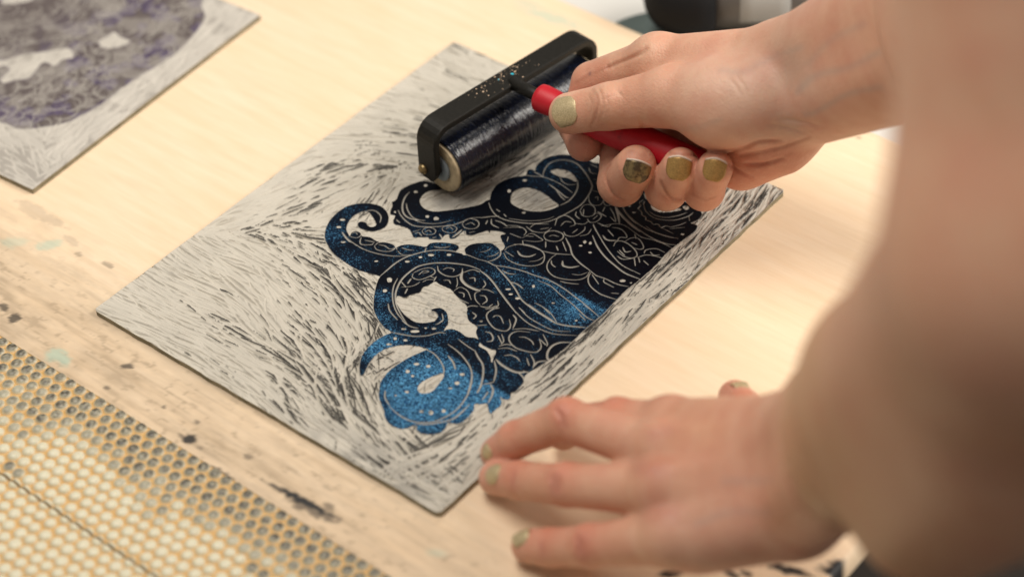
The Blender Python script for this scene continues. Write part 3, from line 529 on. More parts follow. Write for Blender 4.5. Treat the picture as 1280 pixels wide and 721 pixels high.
for k in range(2300):
    x, y = rng.random() * B2.W, rng.random() * B2.H
    i, j = int(x / B2.res), int(y / B2.res)
    if mask[i, j]: continue
    px_, py_, _ = Q([*(O2 + e2x * x + e2y * y), TOP])
    an = math.radians(38 if px_ < 60 and py_ > 130 else -38)
    c0 = tb2(px_, py_); q = tb2(px_ + 4 * math.cos(an), py_ + 4 * math.sin(an)) - c0
    gouge(B2, h2, x, y, math.atan2(q[1], q[0]) + rng.normal() * .2, rng.uniform(6, 18), rng.uniform(1.2, 2.4), rng.uniform(.3, .8), TOP - .05, rng.normal() * .5)
mb2 = blur(mask.astype(float), 3)
for k in range(1100):                      # swirling feather-like cuts in the inked area
    x, y = rng.random() * B2.W, rng.random() * B2.H
    if not mask[int(x / B2.res), int(y / B2.res)]: continue
    a0 = 6.28 * fbm(np.array([x / 30.]), np.array([y / 30.]), 5, 2)[0]; r = rng.uniform(2, 8)
    pts = [(x + r * math.cos(a0 + t), y + r * .8 * math.sin(a0 + t)) for t in np.linspace(0, rng.uniform(1.5, 4), 6)]
    B2.seg_stamp(sd2, catmull(pts, False, 3), rng.uniform(.2, .42))
line2 = sstep(1.3, .7, sd2); rel2 = sstep(.3, .7, blur(mask.astype(float), 1))
H2 = h2 * (1 - rel2) + TOP * rel2; H2 = np.minimum(H2, TOP - .5 * line2 * rel2 + 10 * (rel2 < .5))
rim = np.clip(1 - np.abs(mb2 - .62) / .38, 0, 1) * (mb2 > .2)
ink2 = rel2 * (1 - .75 * line2) * (.72 + .28 * sstep(.35, .65, fbm(B2.X / 8, B2.Y / 8, 61, 4)))
blue2 = np.clip(.22 * rel2 + rim * .7 + .9 * sstep(.5, .66, fbm(B2.X / 9, B2.Y / 9, 66, 3)) * sstep(60, 0, B2.Y - 45) * rel2, 0, 1)
r2 = np.clip(1 - (TOP - h2) / .3, 0, 1); ink2 = np.maximum(ink2, (1 - rel2) * r2 * sstep(.5, .65, fbm(B2.X / 10, B2.Y / 10, 71, 3)) * .5)
film2 = .25 * fbm(B2.X / 12, B2.Y / 12, 71, 4) + .5 * line2 * rel2
e_ = np.zeros_like(mask); e_[0] = e_[-1] = True; e_[:, 0] = e_[:, -1] = True; H2[e_] = TOP - .6
V2 = np.zeros((B2.nx, B2.ny, 3)); V2[..., :2] = O2 + B2.X[..., None] * e2x + B2.Y[..., None] * e2y; V2[..., 2] = H2
blk2 = block_obj('linocut_block', V2.reshape(-1, 3), grid_faces(B2.nx, B2.ny), ring(B2.nx, B2.ny), m_lino2, dict(ink=ink2, blue=blue2, film=film2), .05)
tag(blk2, 'grey lino block with a faded brown and violet print, lying apart from the octopus block', 'lino block')

# ------------------------------------------------------------------ bubbled mat
mm, nt, b = mat('bubble_mat')
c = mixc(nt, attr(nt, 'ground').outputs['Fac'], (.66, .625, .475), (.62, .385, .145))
c = mixc(nt, attr(nt, 'ink').outputs['Fac'], c, (.07, .06, .045))
L(nt, c, b.inputs['Base Color']); b.inputs['Roughness'].default_value = .4
b.inputs['Subsurface Weight'].default_value = .25; b.inputs['Subsurface Radius'].default_value = (1, .8, .5); b.inputs['Subsurface Scale'].default_value = .0015
def mat_piece(x0, x1, y0, y1, label, seed):
    res = .45; xs = np.arange(x0, x1 + res, res); ys = np.arange(y0, y1 + res, res); Xm, Ym = np.meshgrid(xs, ys, indexing='ij')
    pit = 6.3; rh = pit * .866; best = np.full(Xm.shape, 99.); cxb = np.zeros_like(Xm); cyb = np.zeros_like(Xm)
    row = np.round((Ym + 38) / rh)
    for dr in (-1, 0, 1):
        rr = row + dr; yc = rr * rh - 38; off = (rr % 2) * pit / 2
        xc = np.round((Xm - off) / pit) * pit + off
        jx = (vnoise(xc * 1.3, yc * 1.7, seed) - .5) * .9; jy = (vnoise(xc * 2.1, yc * 1.1, seed + 30) - .5) * .7
        d = np.hypot(Xm - xc - jx, Ym - yc - jy) * (.93 + .16 * vnoise(xc * .9, yc * 2.3, seed + 31)); m_ = d < best; best[m_] = d[m_]; cxb[m_] = xc[m_]; cyb[m_] = yc[m_]
    dome = np.clip(1 - (best / 2.85) ** 2.8, 0, 1) ** .6
    # bumps stop at the edge
    ed = np.minimum(np.minimum(Xm - x0, x1 - Xm), np.minimum(Ym - y0, y1 - Ym)); dome *= sstep(0, .6, ed)
    Zm = .5 + (1.45 + .5 * vnoise(cxb * .9, cyb * 1.1, seed + 7)) * dome + .5 * (fbm(Xm / 25, Ym / 25, seed + 8, 2) - .5) * (ed > res); Zm[ed < res * .5] = 0.02
    # ink on the tops: patchy region near the far edge
    q = Q(np.stack([cxb, cyb, cyb * 0], -1)); u, v = q[..., 0], q[..., 1]
    reg_ = np.exp(-((cyb + 42) / 17) ** 2) * sstep(-60, -5, 220 - cxb) * .85
    for a, b_, r, s_ in [(60,450,60,.8),(120,500,60,.7),(180,570,45,.8),(40,500,60,.6),(200,620,40,.55),(260,630,40,.55),(330,650,40,.5),(400,700,50,.6),(320,715,12,1.0),(180,590,16,1.),(215,600,30,.6),(10,440,30,.8),(15,585,14,.9)]:
        reg_ = np.maximum(reg_, s_ * np.exp(-((u - a) ** 2 + (v - b_) ** 2) / r ** 2))
    cell = vnoise(cxb * .77, cyb * .91, seed + 4); big = fbm(cxb / 14, cyb / 14, seed + 9, 3)
    lvl = np.clip(reg_ * 1.6 + (cell - .5) * .8 + (big - .5) * .9, 0, 1) * sstep(.12, .4, reg_)
    im = .5 * (ed < .5) + sstep(.25, .9, dome) * lvl * (.55 + .6 * vnoise(Xm * .9, Ym * .9, seed + 2)) * .95
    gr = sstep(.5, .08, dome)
    V = np.stack([Xm, Ym, Zm], -1).reshape(-1, 3)
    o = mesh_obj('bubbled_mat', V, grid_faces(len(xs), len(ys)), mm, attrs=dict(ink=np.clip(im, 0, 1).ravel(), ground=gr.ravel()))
    return tag(o, label, 'mat')
mat_piece(-190, 330, -91.9, -35.5, 'cream bubble mat strip soiled with grey ink, next to the bare wood', 3)
mat_piece(-190, 330, -200, -92.3, 'cleaner cream bubble mat beyond the seam, in the bottom left corner', 5)

# ------------------------------------------------------------------ brayer
axl = P(552, 208, 17.6); ad = np.array([.13, .9915, 0]); ad /= np.linalg.norm(ad); pd = np.array([ad[1], -ad[0], 0]); up = np.array([0, 0, 1.])
RL = 94.5
# rest the roller exactly on the relief
axl[2] = TOP + 14.45
br = empty('ink_roller', tuple((axl + ad * RL / 2) / 1000 * np.array([1, 1, 0]) + np.array([0, 0, TOP / 1000])))
def lathe(origin, axis, prof, n=64, name='', m=None, parent=None, smooth=True, attrs=None):
    axis = axis / np.linalg.norm(axis); t = np.array([0, 0, 1.]) if abs(axis[2]) < .9 else np.array([1., 0, 0])
    u = np.cross(axis, t); u /= np.linalg.norm(u); v = np.cross(axis, u)
    V = []; a = np.linspace(0, 2 * np.pi, n, endpoint=False)
    for s_, r in prof: V.append(origin + axis * s_ + r * (np.cos(a)[:, None] * u + np.sin(a)[:, None] * v))
    V = np.vstack(V); k = len(prof); F_ = []
    for i in range(k - 1):
        for j in range(n): F_.append((i * n + j, i * n + (j + 1) % n, (i + 1) * n + (j + 1) % n, (i + 1) * n + j))
    F_.append(tuple(range(n))[::-1]); F_.append(tuple((k - 1) * n + j for j in range(n)))
    return mesh_obj(name, V, F_, m, parent, smooth)
def local_axis_noise(nt, axis_dir, sc_axis, sc_other, detail=3):
    """noise stretched round the roller: fine along the axis, long around"""
    tc = N(nt, 'ShaderNodeTexCoord'); mp = N(nt, 'ShaderNodeMapping'); mr = N(nt, 'ShaderNodeMapping'); L(nt, tc.outputs['Object'], mr.inputs[0]); L(nt, mr.outputs[0], mp.inputs[0])
    mr.inputs['Rotation'].default_value = (0, 0, math.atan2(axis_dir[0], axis_dir[1])); mp.inputs['Scale'].default_value = (sc_other, sc_axis, sc_other)
    n = N(nt, 'ShaderNodeTexNoise'); n.inputs['Scale'].default_value = 1; n.inputs['Detail'].default_value = detail; L(nt, mp.outputs[0], n.inputs['Vector']); return n.outputs[0]
m_rub, nt, b = mat('inked_rubber')
s1 = local_axis_noise(nt, ad, 850, 110); s2 = noise(nt, 700, 3, .7)
b.inputs['Base Color'].default_value = (.006, .007, .013, 1)
L(nt, mixc(nt, ramp(nt, s2, .5, .8), (.004, .005, .010), (.012, .02, .05)), b.inputs['Base Color'])
b.inputs['Roughness'].default_value = .17
b.inputs['Specular IOR Level'].default_value = .65; b.inputs['Coat Weight'].default_value = .15; b.inputs['Coat Roughness'].default_value = .25
nb = bump(nt, b, s1, .9, .0008); bump(nt, b, s2, .35, .0002, nb)
m_core = simple('pale_core', (.50, .40, .25), .6, nscale=300, nstr=.3, var=.25)
m_wash = simple('grey_washer', (.26, .31, .34), .4)
m_frame = simple('black_frame', (.010, .009, .007), .5, nscale=600, nstr=.25, var=.25, **{'Specular IOR Level': .28})
m_brass = simple('brass_rivet', (.30, .22, .11), .4, .9, nscale=300, nstr=.2)
m_red, nt, b = mat('red_grip'); n1 = noise(nt, 60, 5, .65); n2 = noise(nt, 900, 2)
L(nt, mixc(nt, ramp(nt, n1, .58, .78), (.50, .008, .020), (.16, .008, .014)), b.inputs['Base Color']); rr0 = nt.nodes.new('ShaderNodeMapRange'); L(nt, n1, rr0.inputs[0]); rr0.inputs[3].default_value = .3; rr0.inputs[4].default_value = .65; L(nt, rr0.outputs[0], b.inputs['Roughness']); bump(nt, b, n2, .15, .0002)
rol = lathe(axl, ad, [(0.6, 13.0), (.3, 13.6), (.6, 14.2), (1.4, 14.45), (RL - 1.4, 14.45), (RL - .6, 14.2), (RL - .3, 13.6), (RL - .6, 13.0)], 96, 'roller', m_rub, br)
for s_ in (0, 1):
    base = axl + ad * (RL * s_); dr = ad * (1 if s_ else -1)
    cp = lathe(base - dr * 2, dr, [(0, 12.9), (2.6, 13.1), (3.0, 12.6), (2.9, 7), (2.4, 6.6)], 64, 'core_end', m_core, rol)
    lathe(base, dr, [(0, 6.8), (1.8, 6.8), (2.1, 6.3), (2.1, 3.2)], 48, 'washer', m_wash, cp)
    lathe(base, dr, [(0, 2.6), (6.6, 2.6)], 24, 'axle', m_frame, rol)
# frame: flat strap bent to a U, leaning back a little
SW, ST = 12.5, 3.6
fo = axl - pd * 2.5
def frame_path():
    o = 5.2; zt = 41.3 - axl[2]; rr = 8.0; pts = []
    y0, y1 = -o, RL + o
    pts.append((y0, -4.8)); pts.append((y0, 0)); pts.append((y0, zt - rr))
    for a in np.linspace(0, np.pi / 2, 7)[1:]: pts.append((y0 + rr - rr * math.cos(a), zt - rr + rr * math.sin(a)))
    for t in (.25, .5, .75): pts.append((y0 + rr + (y1 - y0 - 2 * rr) * t, zt))
    for a in np.linspace(np.pi / 2, 0, 7): pts.append((y1 - rr + rr * math.cos(a), zt - rr + rr * math.sin(a)))
    pts += [(y1, 0), (y1, -4.8)]
    return np.array(pts)
fp = frame_path(); secs = []
be = .7
prof = []
for sx, sy in ((1, 1), (-1, 1), (-1, -1), (1, -1)):
    for a in (0, 45, 90):
        th = math.radians({(1, 1): 0, (-1, 1): 90, (-1, -1): 180, (1, -1): 270}[(sx, sy)] + a)
        prof.append((sx * (SW / 2 - be) + be * math.cos(th), sy * (ST / 2 - be) + be * math.sin(th)))
Vv = []
for i, (y, z) in enumerate(fp):
    a = fp[max(0, i - 1)]; c_ = fp[min(len(fp) - 1, i + 1)]; t = (c_ - a) / np.linalg.norm(c_ - a); nrm = np.array([-t[1], t[0]])
    k = .55 if i in (0, len(fp) - 1) else 1     # rounded foot
    cen = fo + ad * y + up * z
    for wx, tx in prof: Vv.append(cen + pd * wx * k + (ad * nrm[0] + up * nrm[1]) * tx)
m_ = len(prof); Ff = []
for i in range(len(fp) - 1):
    for j in range(m_): Ff.append((i * m_ + j, i * m_ + (j + 1) % m_, (i + 1) * m_ + (j + 1) % m_, (i + 1) * m_ + j))
Ff.append(tuple(range(m_))); Ff.append(tuple((len(fp) - 1) * m_ + j for j in range(m_))[::-1])
fr = mesh_obj('frame', Vv, Ff, m_frame, br, smooth=False)
for s_ in (0, 1):
    base = fo + ad * (-6.6 if not s_ else RL + 6.6) - up * .4 - pd * 2.6; dr = ad * (1 if s_ else -1)
    lathe(base, dr, [(-1, 2.7), (1.2, 2.6), (2.0, 2.0), (2.3, 1.0), (2.35, .3)], 24, 'rivet', m_brass, fr)
# dried paint flecks on the strap
m_fleck = simple('beige_paint', (.55, .40, .28), .6, nscale=200); m_fleck2 = simple('cyan_paint', (.02, .45, .60), .5, nscale=200)
def flecks(name, m, lst):
    V = []; F_ = []
    for y, x, r in lst:
        c_ = fo + ad * y + pd * x + up * (41.3 - axl[2] + ST / 2 - .02); k = 8; b0 = len(V); rr = [r * random.uniform(.7, 1.2) for _ in range(k)]
        V.append(c_ + up * .22 * min(1, r))
        for j in range(k): a = 6.283 * j / k; V.append(c_ + (pd * math.cos(a) + ad * math.sin(a)) * rr[j])
        for j in range(k): F_.append((b0, b0 + 1 + j, b0 + 1 + (j + 1) % k))
    mesh_obj(name, V, F_, m, fr)
fk = []
for k in range(120):
    y = rng.normal() * 9 + RL * .47; x = -5.2 + abs(rng.normal()) * 5
    if abs(x) < 5.4: fk.append((y, x, abs(rng.normal()) * .20 + .09))
flecks('paint_specks', m_fleck, fk)
flecks('cyan_paint_spot', m_fleck2, [(RL * .53, -.5, .95), (RL * .45, -1.8, .5)])
# grip
G0 = P(673, 121, 47.5); G1 = P(898, 219, 49.0); gd = G1 - G0; GL = np.linalg.norm(gd); gd /= GL
bm0 = fo + ad * RL * .5 + up * (41.0 - axl[2]) + pd * 3
sd = G0 - bm0
bs = np.linalg.norm(sd)
lathe(bm0, sd + gd * 4, [(0, 3.4), (bs * .5, 3.1), (bs + 3, 3.1)], 24, 'shank', m_frame, fr)
grip = lathe(G0, gd, [(.3, 3), (0, 4.5), (.2, 5.6), (1.0, 6.5), (3, 6.7), (9, 6.5), (12, 6.1), (14, 5.9), (17, 6.0), (24, 6.9), (36, 7.7), (50, 7.9), (66, 7.6), (80, 7.4), (92, 7.6), (GL - 3, 7.2), (GL - .8, 5.5), (GL, 3)], 64, 'grip', m_red, br)
tag(br, 'black framed ink roller with a red grip, held over the octopus block', 'ink roller')

# ------------------------------------------------------------------ hands: distance field -> mesh
def surface_nets(Dm, org, h):
    S = Dm < 0; nx, ny, nz = Dm.shape
    c = [S[i:nx - 1 + i, j:ny - 1 + j, k:nz - 1 + k] for i in (0, 1) for j in (0, 1) for k in (0, 1)]
    cnt = sum(x.astype(np.int8) for x in c); act = (cnt > 0) & (cnt < 8)
    I = np.argwhere(act); idx = -np.ones(act.shape, np.int32); idx[act] = np.arange(len(I))
    pos = np.zeros((len(I), 3)); n = np.zeros(len(I))
    cor = [(i, j, k) for i in (0, 1) for j in (0, 1) for k in (0, 1)]
    for a in range(8):
        for b_ in range(a + 1, 8):
            if sum(abs(cor[a][q] - cor[b_][q]) for q in range(3)) != 1: continue
            va = Dm[I[:, 0] + cor[a][0], I[:, 1] + cor[a][1], I[:, 2] + cor[a][2]]; vb = Dm[I[:, 0] + cor[b_][0], I[:, 1] + cor[b_][1], I[:, 2] + cor[b_][2]]
            m_ = (va < 0) != (vb < 0); t = np.where(m_, va / np.where(m_, va - vb, 1), 0)
            p = np.array(cor[a]) + t[:, None] * (np.array(cor[b_]) - np.array(cor[a])); pos[m_] += p[m_]; n[m_] += 1
    V = org + (I + pos / n[:, None]) * h
    Fq = []
    for ax in range(3):
        sl0 = [slice(None)] * 3; sl1 = [slice(None)] * 3; sl0[ax] = slice(0, -1); sl1[ax] = slice(1, None)
        A = S[tuple(sl0)]; B_ = S[tuple(sl1)]; E = np.argwhere(A != B_)
        o1, o2 = [(1, 2), (2, 0), (0, 1)][ax]
        ok = (E[:, o1] > 0) & (E[:, o2] > 0) & (E[:, o1] < act.shape[o1]) & (E[:, o2] < act.shape[o2]); E = E[ok]
        d1 = np.zeros(3, int); d1[o1] = 1; d2 = np.zeros(3, int); d2[o2] = 1
        g = lambda e: idx[e[:, 0], e[:, 1], e[:, 2]]
        q = np.stack([g(E), g(E - d1), g(E - d1 - d2), g(E - d2)], 1)
        fl_ = A[E[:, 0], E[:, 1], E[:, 2]]
        q[~fl_] = q[~fl_][:, ::-1]; Fq.append(q)
    return V, np.vstack(Fq)
def smin(a, b_, k):
    hh = np.clip(.5 + .5 * (b_ - a) / k, 0, 1); return b_ * (1 - hh) + a * hh - k * hh * (1 - hh)
class Field:
    def __init__(s, lo, hi, h):
        s.h = h; s.lo = np.array(lo, float); n = np.ceil((np.array(hi) - s.lo) / h).astype(int) + 1
        s.D = np.full(tuple(n), 50., np.float32); s.ax = [s.lo[i] + np.arange(n[i]) * h for i in range(3)]
    def sub(s, pts, rs, m):
        lo = np.min([p - r for p, r in zip(pts, rs)], 0) - m; hi = np.max([p + r for p, r in zip(pts, rs)], 0) + m
        return tuple(slice(max(0, int((lo[i] - s.lo[i]) / s.h)), max(0, min(s.D.shape[i], int((hi[i] - s.lo[i]) / s.h) + 2))) for i in range(3))
    def chain(s, pts, rs, k, kin=2.0, flat=None):
        pts = [np.asarray(p, float) for p in pts]; m = 14
        sl = s.sub(pts, rs, m); XX = s.ax[0][sl[0]][:, None, None]; YY = s.ax[1][sl[1]][None, :, None]; ZZ = s.ax[2][sl[2]][None, None, :]
        cur = None
        segs = [(pts[0], pts[0], rs[0], rs[0])] if len(pts) == 1 else [(pts[i], pts[i + 1], rs[i], rs[i + 1]) for i in range(len(pts) - 1)]
        for a, b_, ra, rb in segs:
            ba = b_ - a; l2 = ba @ ba + 1e-9
            t = np.clip(((XX - a[0]) * ba[0] + (YY - a[1]) * ba[1] + (ZZ - a[2]) * ba[2]) / l2, 0, 1)
            d = np.sqrt((XX - a[0] - t * ba[0]) ** 2 + (YY - a[1] - t * ba[1]) ** 2 + (ZZ - a[2] - t * ba[2]) ** 2) - (ra + (rb - ra) * t)
            cur = d if cur is None else smin(cur, d, kin)
        s.D[sl] = smin(s.D[sl], cur.astype(np.float32), k)
def bounds(lst, m):
    A = np.array([p for p, r in lst]); Rr = np.array([r for p, r in lst])[:, None]
    return (A - Rr).min(0) - m, (A + Rr).max(0) + m

def normals(V, Fq):
    n = np.cross(V[Fq[:, 2]] - V[Fq[:, 0]], V[Fq[:, 3]] - V[Fq[:, 1]]); vn = np.zeros_like(V)
    for k in range(4): np.add.at(vn, Fq[:, k], n)
    return vn / (np.linalg.norm(vn, axis=1)[:, None] + 1e-9)
def crease(V, nrm, pts, w, depth, drange=40):
    """press a skin fold into the vertices near a line drawn on the surface"""
    q = Q(V); c = catmull(pts, False, 5); best = np.full(len(V), 1e9)
    m_ = (q[:, 0] > c[:, 0].min() - 12) & (q[:, 0] < c[:, 0].max() + 12) & (q[:, 1] > c[:, 1].min() - 12) & (q[:, 1] < c[:, 1].max() + 12) & ((nrm * (CAM - V)).sum(1) > 0)
    idx = np.where(m_)[0]
    if not len(idx): return
    dmin = q[idx, 2].min(); idx = idx[q[idx, 2] < dmin + drange]; uv = q[idx, :2]
    d = np.full(len(idx), 1e9); n = len(c) - 1; tt = np.zeros(len(idx))
    for k in range(n):
        e = c[k + 1] - c[k]; t = np.clip(((uv - c[k]) @ e) / (e @ e + 1e-9), 0, 1); dd = np.linalg.norm(uv - c[k] - t[:, None] * e, axis=1)
        b2 = dd < d; d[b2] = dd[b2]; tt[b2] = (k + t[b2]) / n
    wpx = w * 2.75; f = np.exp(-(d / wpx) ** 2) * np.sin(np.pi * np.clip(tt * .9 + .05, 0, 1)) ** .6
    V[idx] -= nrm[idx] * (1.6 * depth * f)[:, None]

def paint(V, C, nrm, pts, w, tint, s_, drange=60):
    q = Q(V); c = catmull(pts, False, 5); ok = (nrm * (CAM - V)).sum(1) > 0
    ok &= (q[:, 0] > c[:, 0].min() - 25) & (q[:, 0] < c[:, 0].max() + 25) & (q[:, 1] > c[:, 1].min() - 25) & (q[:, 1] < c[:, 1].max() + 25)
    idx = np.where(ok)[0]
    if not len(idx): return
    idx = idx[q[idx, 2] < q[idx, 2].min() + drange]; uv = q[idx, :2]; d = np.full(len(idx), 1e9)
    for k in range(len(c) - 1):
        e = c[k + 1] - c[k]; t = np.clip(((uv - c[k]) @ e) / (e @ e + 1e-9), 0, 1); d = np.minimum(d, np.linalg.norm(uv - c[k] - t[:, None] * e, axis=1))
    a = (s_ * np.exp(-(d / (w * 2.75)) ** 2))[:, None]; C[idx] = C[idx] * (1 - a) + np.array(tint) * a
SK = np.array([.66, .375, .255])
def skin_color(V, spots):
    c = np.tile(SK, (len(V), 1))
    n = fbm(V[:, 0] / 9 + V[:, 2] / 7, V[:, 1] / 9 - V[:, 2] / 11, 44, 4)[:, None]; c = c * (1 + (n - .5) * np.array([.16, .34, .42]))
    for p, r, tint, s_ in spots:
        w = s_ * np.exp(-((V - p) ** 2).sum(1) / r ** 2)[:, None]; c = c * (1 - w) + np.array(tint) * w
    return np.clip(c, 0, 1)
RED = (.58, .19, .12); PINK = (.66, .27, .20); PALE = (.70, .46, .34); VEIN = (.42, .36, .31); BRN = (.40, .20, .11)
m_skin, nt, b = mat('skin')
tc = N(nt, 'ShaderNodeTexCoord')
vo = N(nt, 'ShaderNodeTexVoronoi'); vo.inputs['Scale'].default_value = 1100; L(nt, tc.outputs['Object'], vo.inputs['Vector'])
sn = noise(nt, 330, 6, .68); sn2 = noise(nt, 70, 4)
at_ = attr(nt, 'skin').outputs['Color']
cc = mixc(nt, math_(nt, 'MULTIPLY', ramp(nt, sn2, .42, .72), .38), at_, (.56, .22, .15))
sn3 = noise(nt, 190, 5, .7); cc = mixc(nt, math_(nt, 'MULTIPLY', ramp(nt, sn3, .5, .75), .35), cc, (.72, .46, .32))
L(nt, cc, b.inputs['Base Color'])
b.inputs['Roughness'].default_value = .46; b.inputs['Specular IOR Level'].default_value = .4
b.inputs['Subsurface Weight'].default_value = .22; b.inputs['Subsurface Radius'].default_value = (1, .35, .2); b.inputs['Subsurface Scale'].default_value = .004
n0 = bump(nt, b, sn, .4, .0007); bump(nt, b, vo.outputs['Distance'], .3, .0004, n0)
m_nail, nt, b = mat('gold_nail_polish')
ng = noise(nt, 1800, 3, .7)
L(nt, mixc(nt, ramp(nt, ng, .35, .65), (.46, .36, .20), (.68, .56, .34)), b.inputs['Base Color']); b.inputs['Metallic'].default_value = .4; b.inputs['Roughness'].default_value = .42
b.inputs['Coat Weight'].default_value = .25; b.inputs['Coat Roughness'].default_value = .2
bump(nt, b, ng, .2, .0002)
m_nail2, nt, b = mat('smudged_nail_polish'); ng = noise(nt, 1800, 3, .7); nh = noise(nt, 330, 4, .6)
L(nt, mixc(nt, ramp(nt, nh, .42, .56), (.085, .06, .032), (.25, .18, .08)), b.inputs['Base Color']); b.inputs['Metallic'].default_value = .5; b.inputs['Roughness'].default_value = .4; bump(nt, b, ng, .2, .0002)
m_nail3 = simple('darker_gold_polish', (.42, .255, .085), .4, .5, nscale=1800, nstr=.2, var=.3)
m_ntip = simple('bare_nail_edge', (.72, .60, .50), .4, nscale=500)

def build_nail(bvh, px, py, tip_px, w, l, parent, view=None, tipedge=False, name='fingernail', lift=.45, m=None):
    """nail centred where the surface shows at px,py; tip_px = picture direction of the free edge"""
    if view is None: o = CAM; d = ray(px, py)
    hit = bvh.ray_cast(Vector(o), Vector(d).normalized())
    if hit[0] is None: print('NAIL MISS', px, py); return
    c = np.array(hit[0])
    n_ = np.zeros(3)
    for dx, dy in ((0, 0), (5, 0), (-5, 0), (0, 5), (0, -5)):
        h2_ = bvh.ray_cast(Vector(CAM), Vector(ray(px + dx, py + dy)).normalized())
        if h2_[0] is not None and (np.array(h2_[0]) - c) @ (np.array(h2_[0]) - c) < 60: n_ += np.array(h2_[1])
    n_ /= np.linalg.norm(n_)
    if n_ @ (CAM - c) < 0: n_ = -n_
    tv = R.T @ np.array([tip_px[0], tip_px[1], 0.0]); t = tv - n_ * (tv @ n_); t /= np.linalg.norm(t); s_ = np.cross(n_, t)
    NU, NV = 15, 19; V = []
    for i in range(NU):
        for j in range(NV):
            u = i / (NU - 1) * 2 - 1; v = j / (NV - 1) * 2 - 1      # u across, v along (tip = +1)
            wid = w / 2 * (1 - .10 * max(0, -v) ** 2) * (1 if v > -.2 else math.sqrt(max(.0, 1 - ((-v - .2) / .8) ** 2 * .72)))
            yy = l / 2 * v - (.18 * l * (u * u) if v > 0 else -.0) * max(0, v)
            Rr = w * .62
            sag = Rr - math.sqrt(max(.01, Rr * Rr - (u * wid) ** 2))
            V.append(c + s_ * u * wid + t * yy + n_ * (lift - sag * .95 - .9 * max(0, -v - .3) ** 2 - .5 * max(0, v) ** 2))
    V = np.array(V); Fq = grid_faces(NU, NV)
    # smooth plate
    G = V.reshape(NU, NV, 3)
    for _ in range(2): G[1:-1, 1:-1] = (G[:-2, 1:-1] + G[2:, 1:-1] + G[1:-1, :-2] + G[1:-1, 2:] + 2 * G[1:-1, 1:-1]) / 6
    o_ = mesh_obj(name, G.reshape(-1, 3), Fq, m or m_nail, parent)
    so = o_.modifiers.new('s', 'SOLIDIFY'); so.thickness = .0005; so.offset = -1
    if tipedge:
        E_ = np.vstack([G[:, -1] + t * .05, G[:, -1] + t * .9 - n_ * .1]).reshape(2, NU, 3).transpose(1, 0, 2).reshape(-1, 3)
        e_o = mesh_obj('nail_edge', E_, grid_faces(NU, 2), m_ntip, o_); so = e_o.modifiers.new('s', 'SOLIDIFY'); so.thickness = .0004; so.offset = 0
    return o_

# --- right hand (on the grip)
W1 = D(985, 72, 918); W2 = D(990, 140, 922)
rE1 = D(1470, -135, 730); rE2 = D(1470, -70, 735)
fR = {
 'index': [(822,80,958,12.5),(740,103,979,9.6),(722,158,989,8.6),(730,180,977,8.2)],
 'middle': [(838,95,976,12),(776,178,985,9.4),(776,229,965,10.4),(795,207,945,9.2)],
 'ring': [(860,112,980,12),(826,190,974,9.0),(833,237,955,9.3),(851,208,934,8.4)],
 'pinky': [(890,135,975,11),(868,205,966,8.6),(880,238,947,9.0),(894,210,925,7.9)],
 'thumb': [(945,125,914,19),(838,121,934,13.4),(762,133,948,10.4),(712,142,958,9.5)]}
def pts_of(l): return [D(a, b_, c_) for a, b_, c_, _ in l], [r for *_, r in l]
allp = []
for l in fR.values():
    p, r = pts_of(l); allp += list(zip(p, r))
wr = W1 * .62 + rE1 * .38
allp += [(W1, 20), (W2, 20), (wr, 24)]
lo, hi = bounds(allp, 4)
f = Field(lo, hi, .8)
A_ = lambda *a: D(*a)
f.chain([A_(985, 80, 920), A_(822, 80, 958)], [17, 12.5], 8)          # palm: metacarpals
f.chain([A_(985, 95, 928), A_(838, 95, 976)], [17, 12.5], 9)
f.chain([A_(988, 112, 934), A_(860, 112, 980)], [17, 12], 9)
f.chain([A_(990, 130, 934), A_(890, 135, 975)], [17, 12], 9)
f.chain([A_(905, 133, 923)], [20.0], 9)                                # thenar
f.chain([A_(985, 150, 932), A_(932, 196, 950)], [16, 12.5], 9); f.chain([A_(975, 180, 930), A_(924, 203, 948)], [14, 11.6], 8)        # heel of the palm
f.chain([W1, W1 + (rE1 - W1) * .5, rE1], [16.5, 26.0, 38], 10); f.chain([W2, W2 + (rE2 - W2) * .5, rE2], [17.0, 27.5, 40], 10)
p, r = pts_of(fR['thumb']); f.chain(p[:2], r[:2], 8); 
f.chain(p[1:3], r[1:3], 3.5); f.chain(p[2:], r[2:], 2.5)
for nm in ('index', 'middle', 'ring', 'pinky'):
    p, r = pts_of(fR[nm]); f.chain(p[:2], r[:2], 5)
for nm in ('index', 'middle', 'ring', 'pinky'):
    p, r = pts_of(fR[nm]); f.chain(p[1:], r[1:], .8, 2.2)
# knuckle bumps
f.chain([A_(822, 74, 955)], [10.5], 6); f.chain([A_(764, 130, 942)], [8.0], 4)
# keep the grip clear: hollow where it passes
gg = f.sub([G0, G1], [9, 9], 4)
XX = f.ax[0][gg[0]][:, None, None]; YY = f.ax[1][gg[1]][None, :, None]; ZZ = f.ax[2][gg[2]][None, None, :]
tt = ((XX - G0[0]) * gd[0] + (YY - G0[1]) * gd[1] + (ZZ - G0[2]) * gd[2]); tcl = np.clip(tt, 0, GL)
dg = np.sqrt((XX - G0[0] - tcl * gd[0]) ** 2 + (YY - G0[1] - tcl * gd[1]) ** 2 + (ZZ - G0[2] - tcl * gd[2]) ** 2)
rg_ = np.interp(tcl, [0, 3, 12, 17, 24, 36, 50, 66, 80, 92, GL], [6.5, 6.7, 6.1, 6, 6.9, 7.7, 7.9, 7.6, 7.4, 7.6, 6.5])
f.D[gg] = np.maximum(f.D[gg], (rg_ - .15 - dg).astype(np.float32))
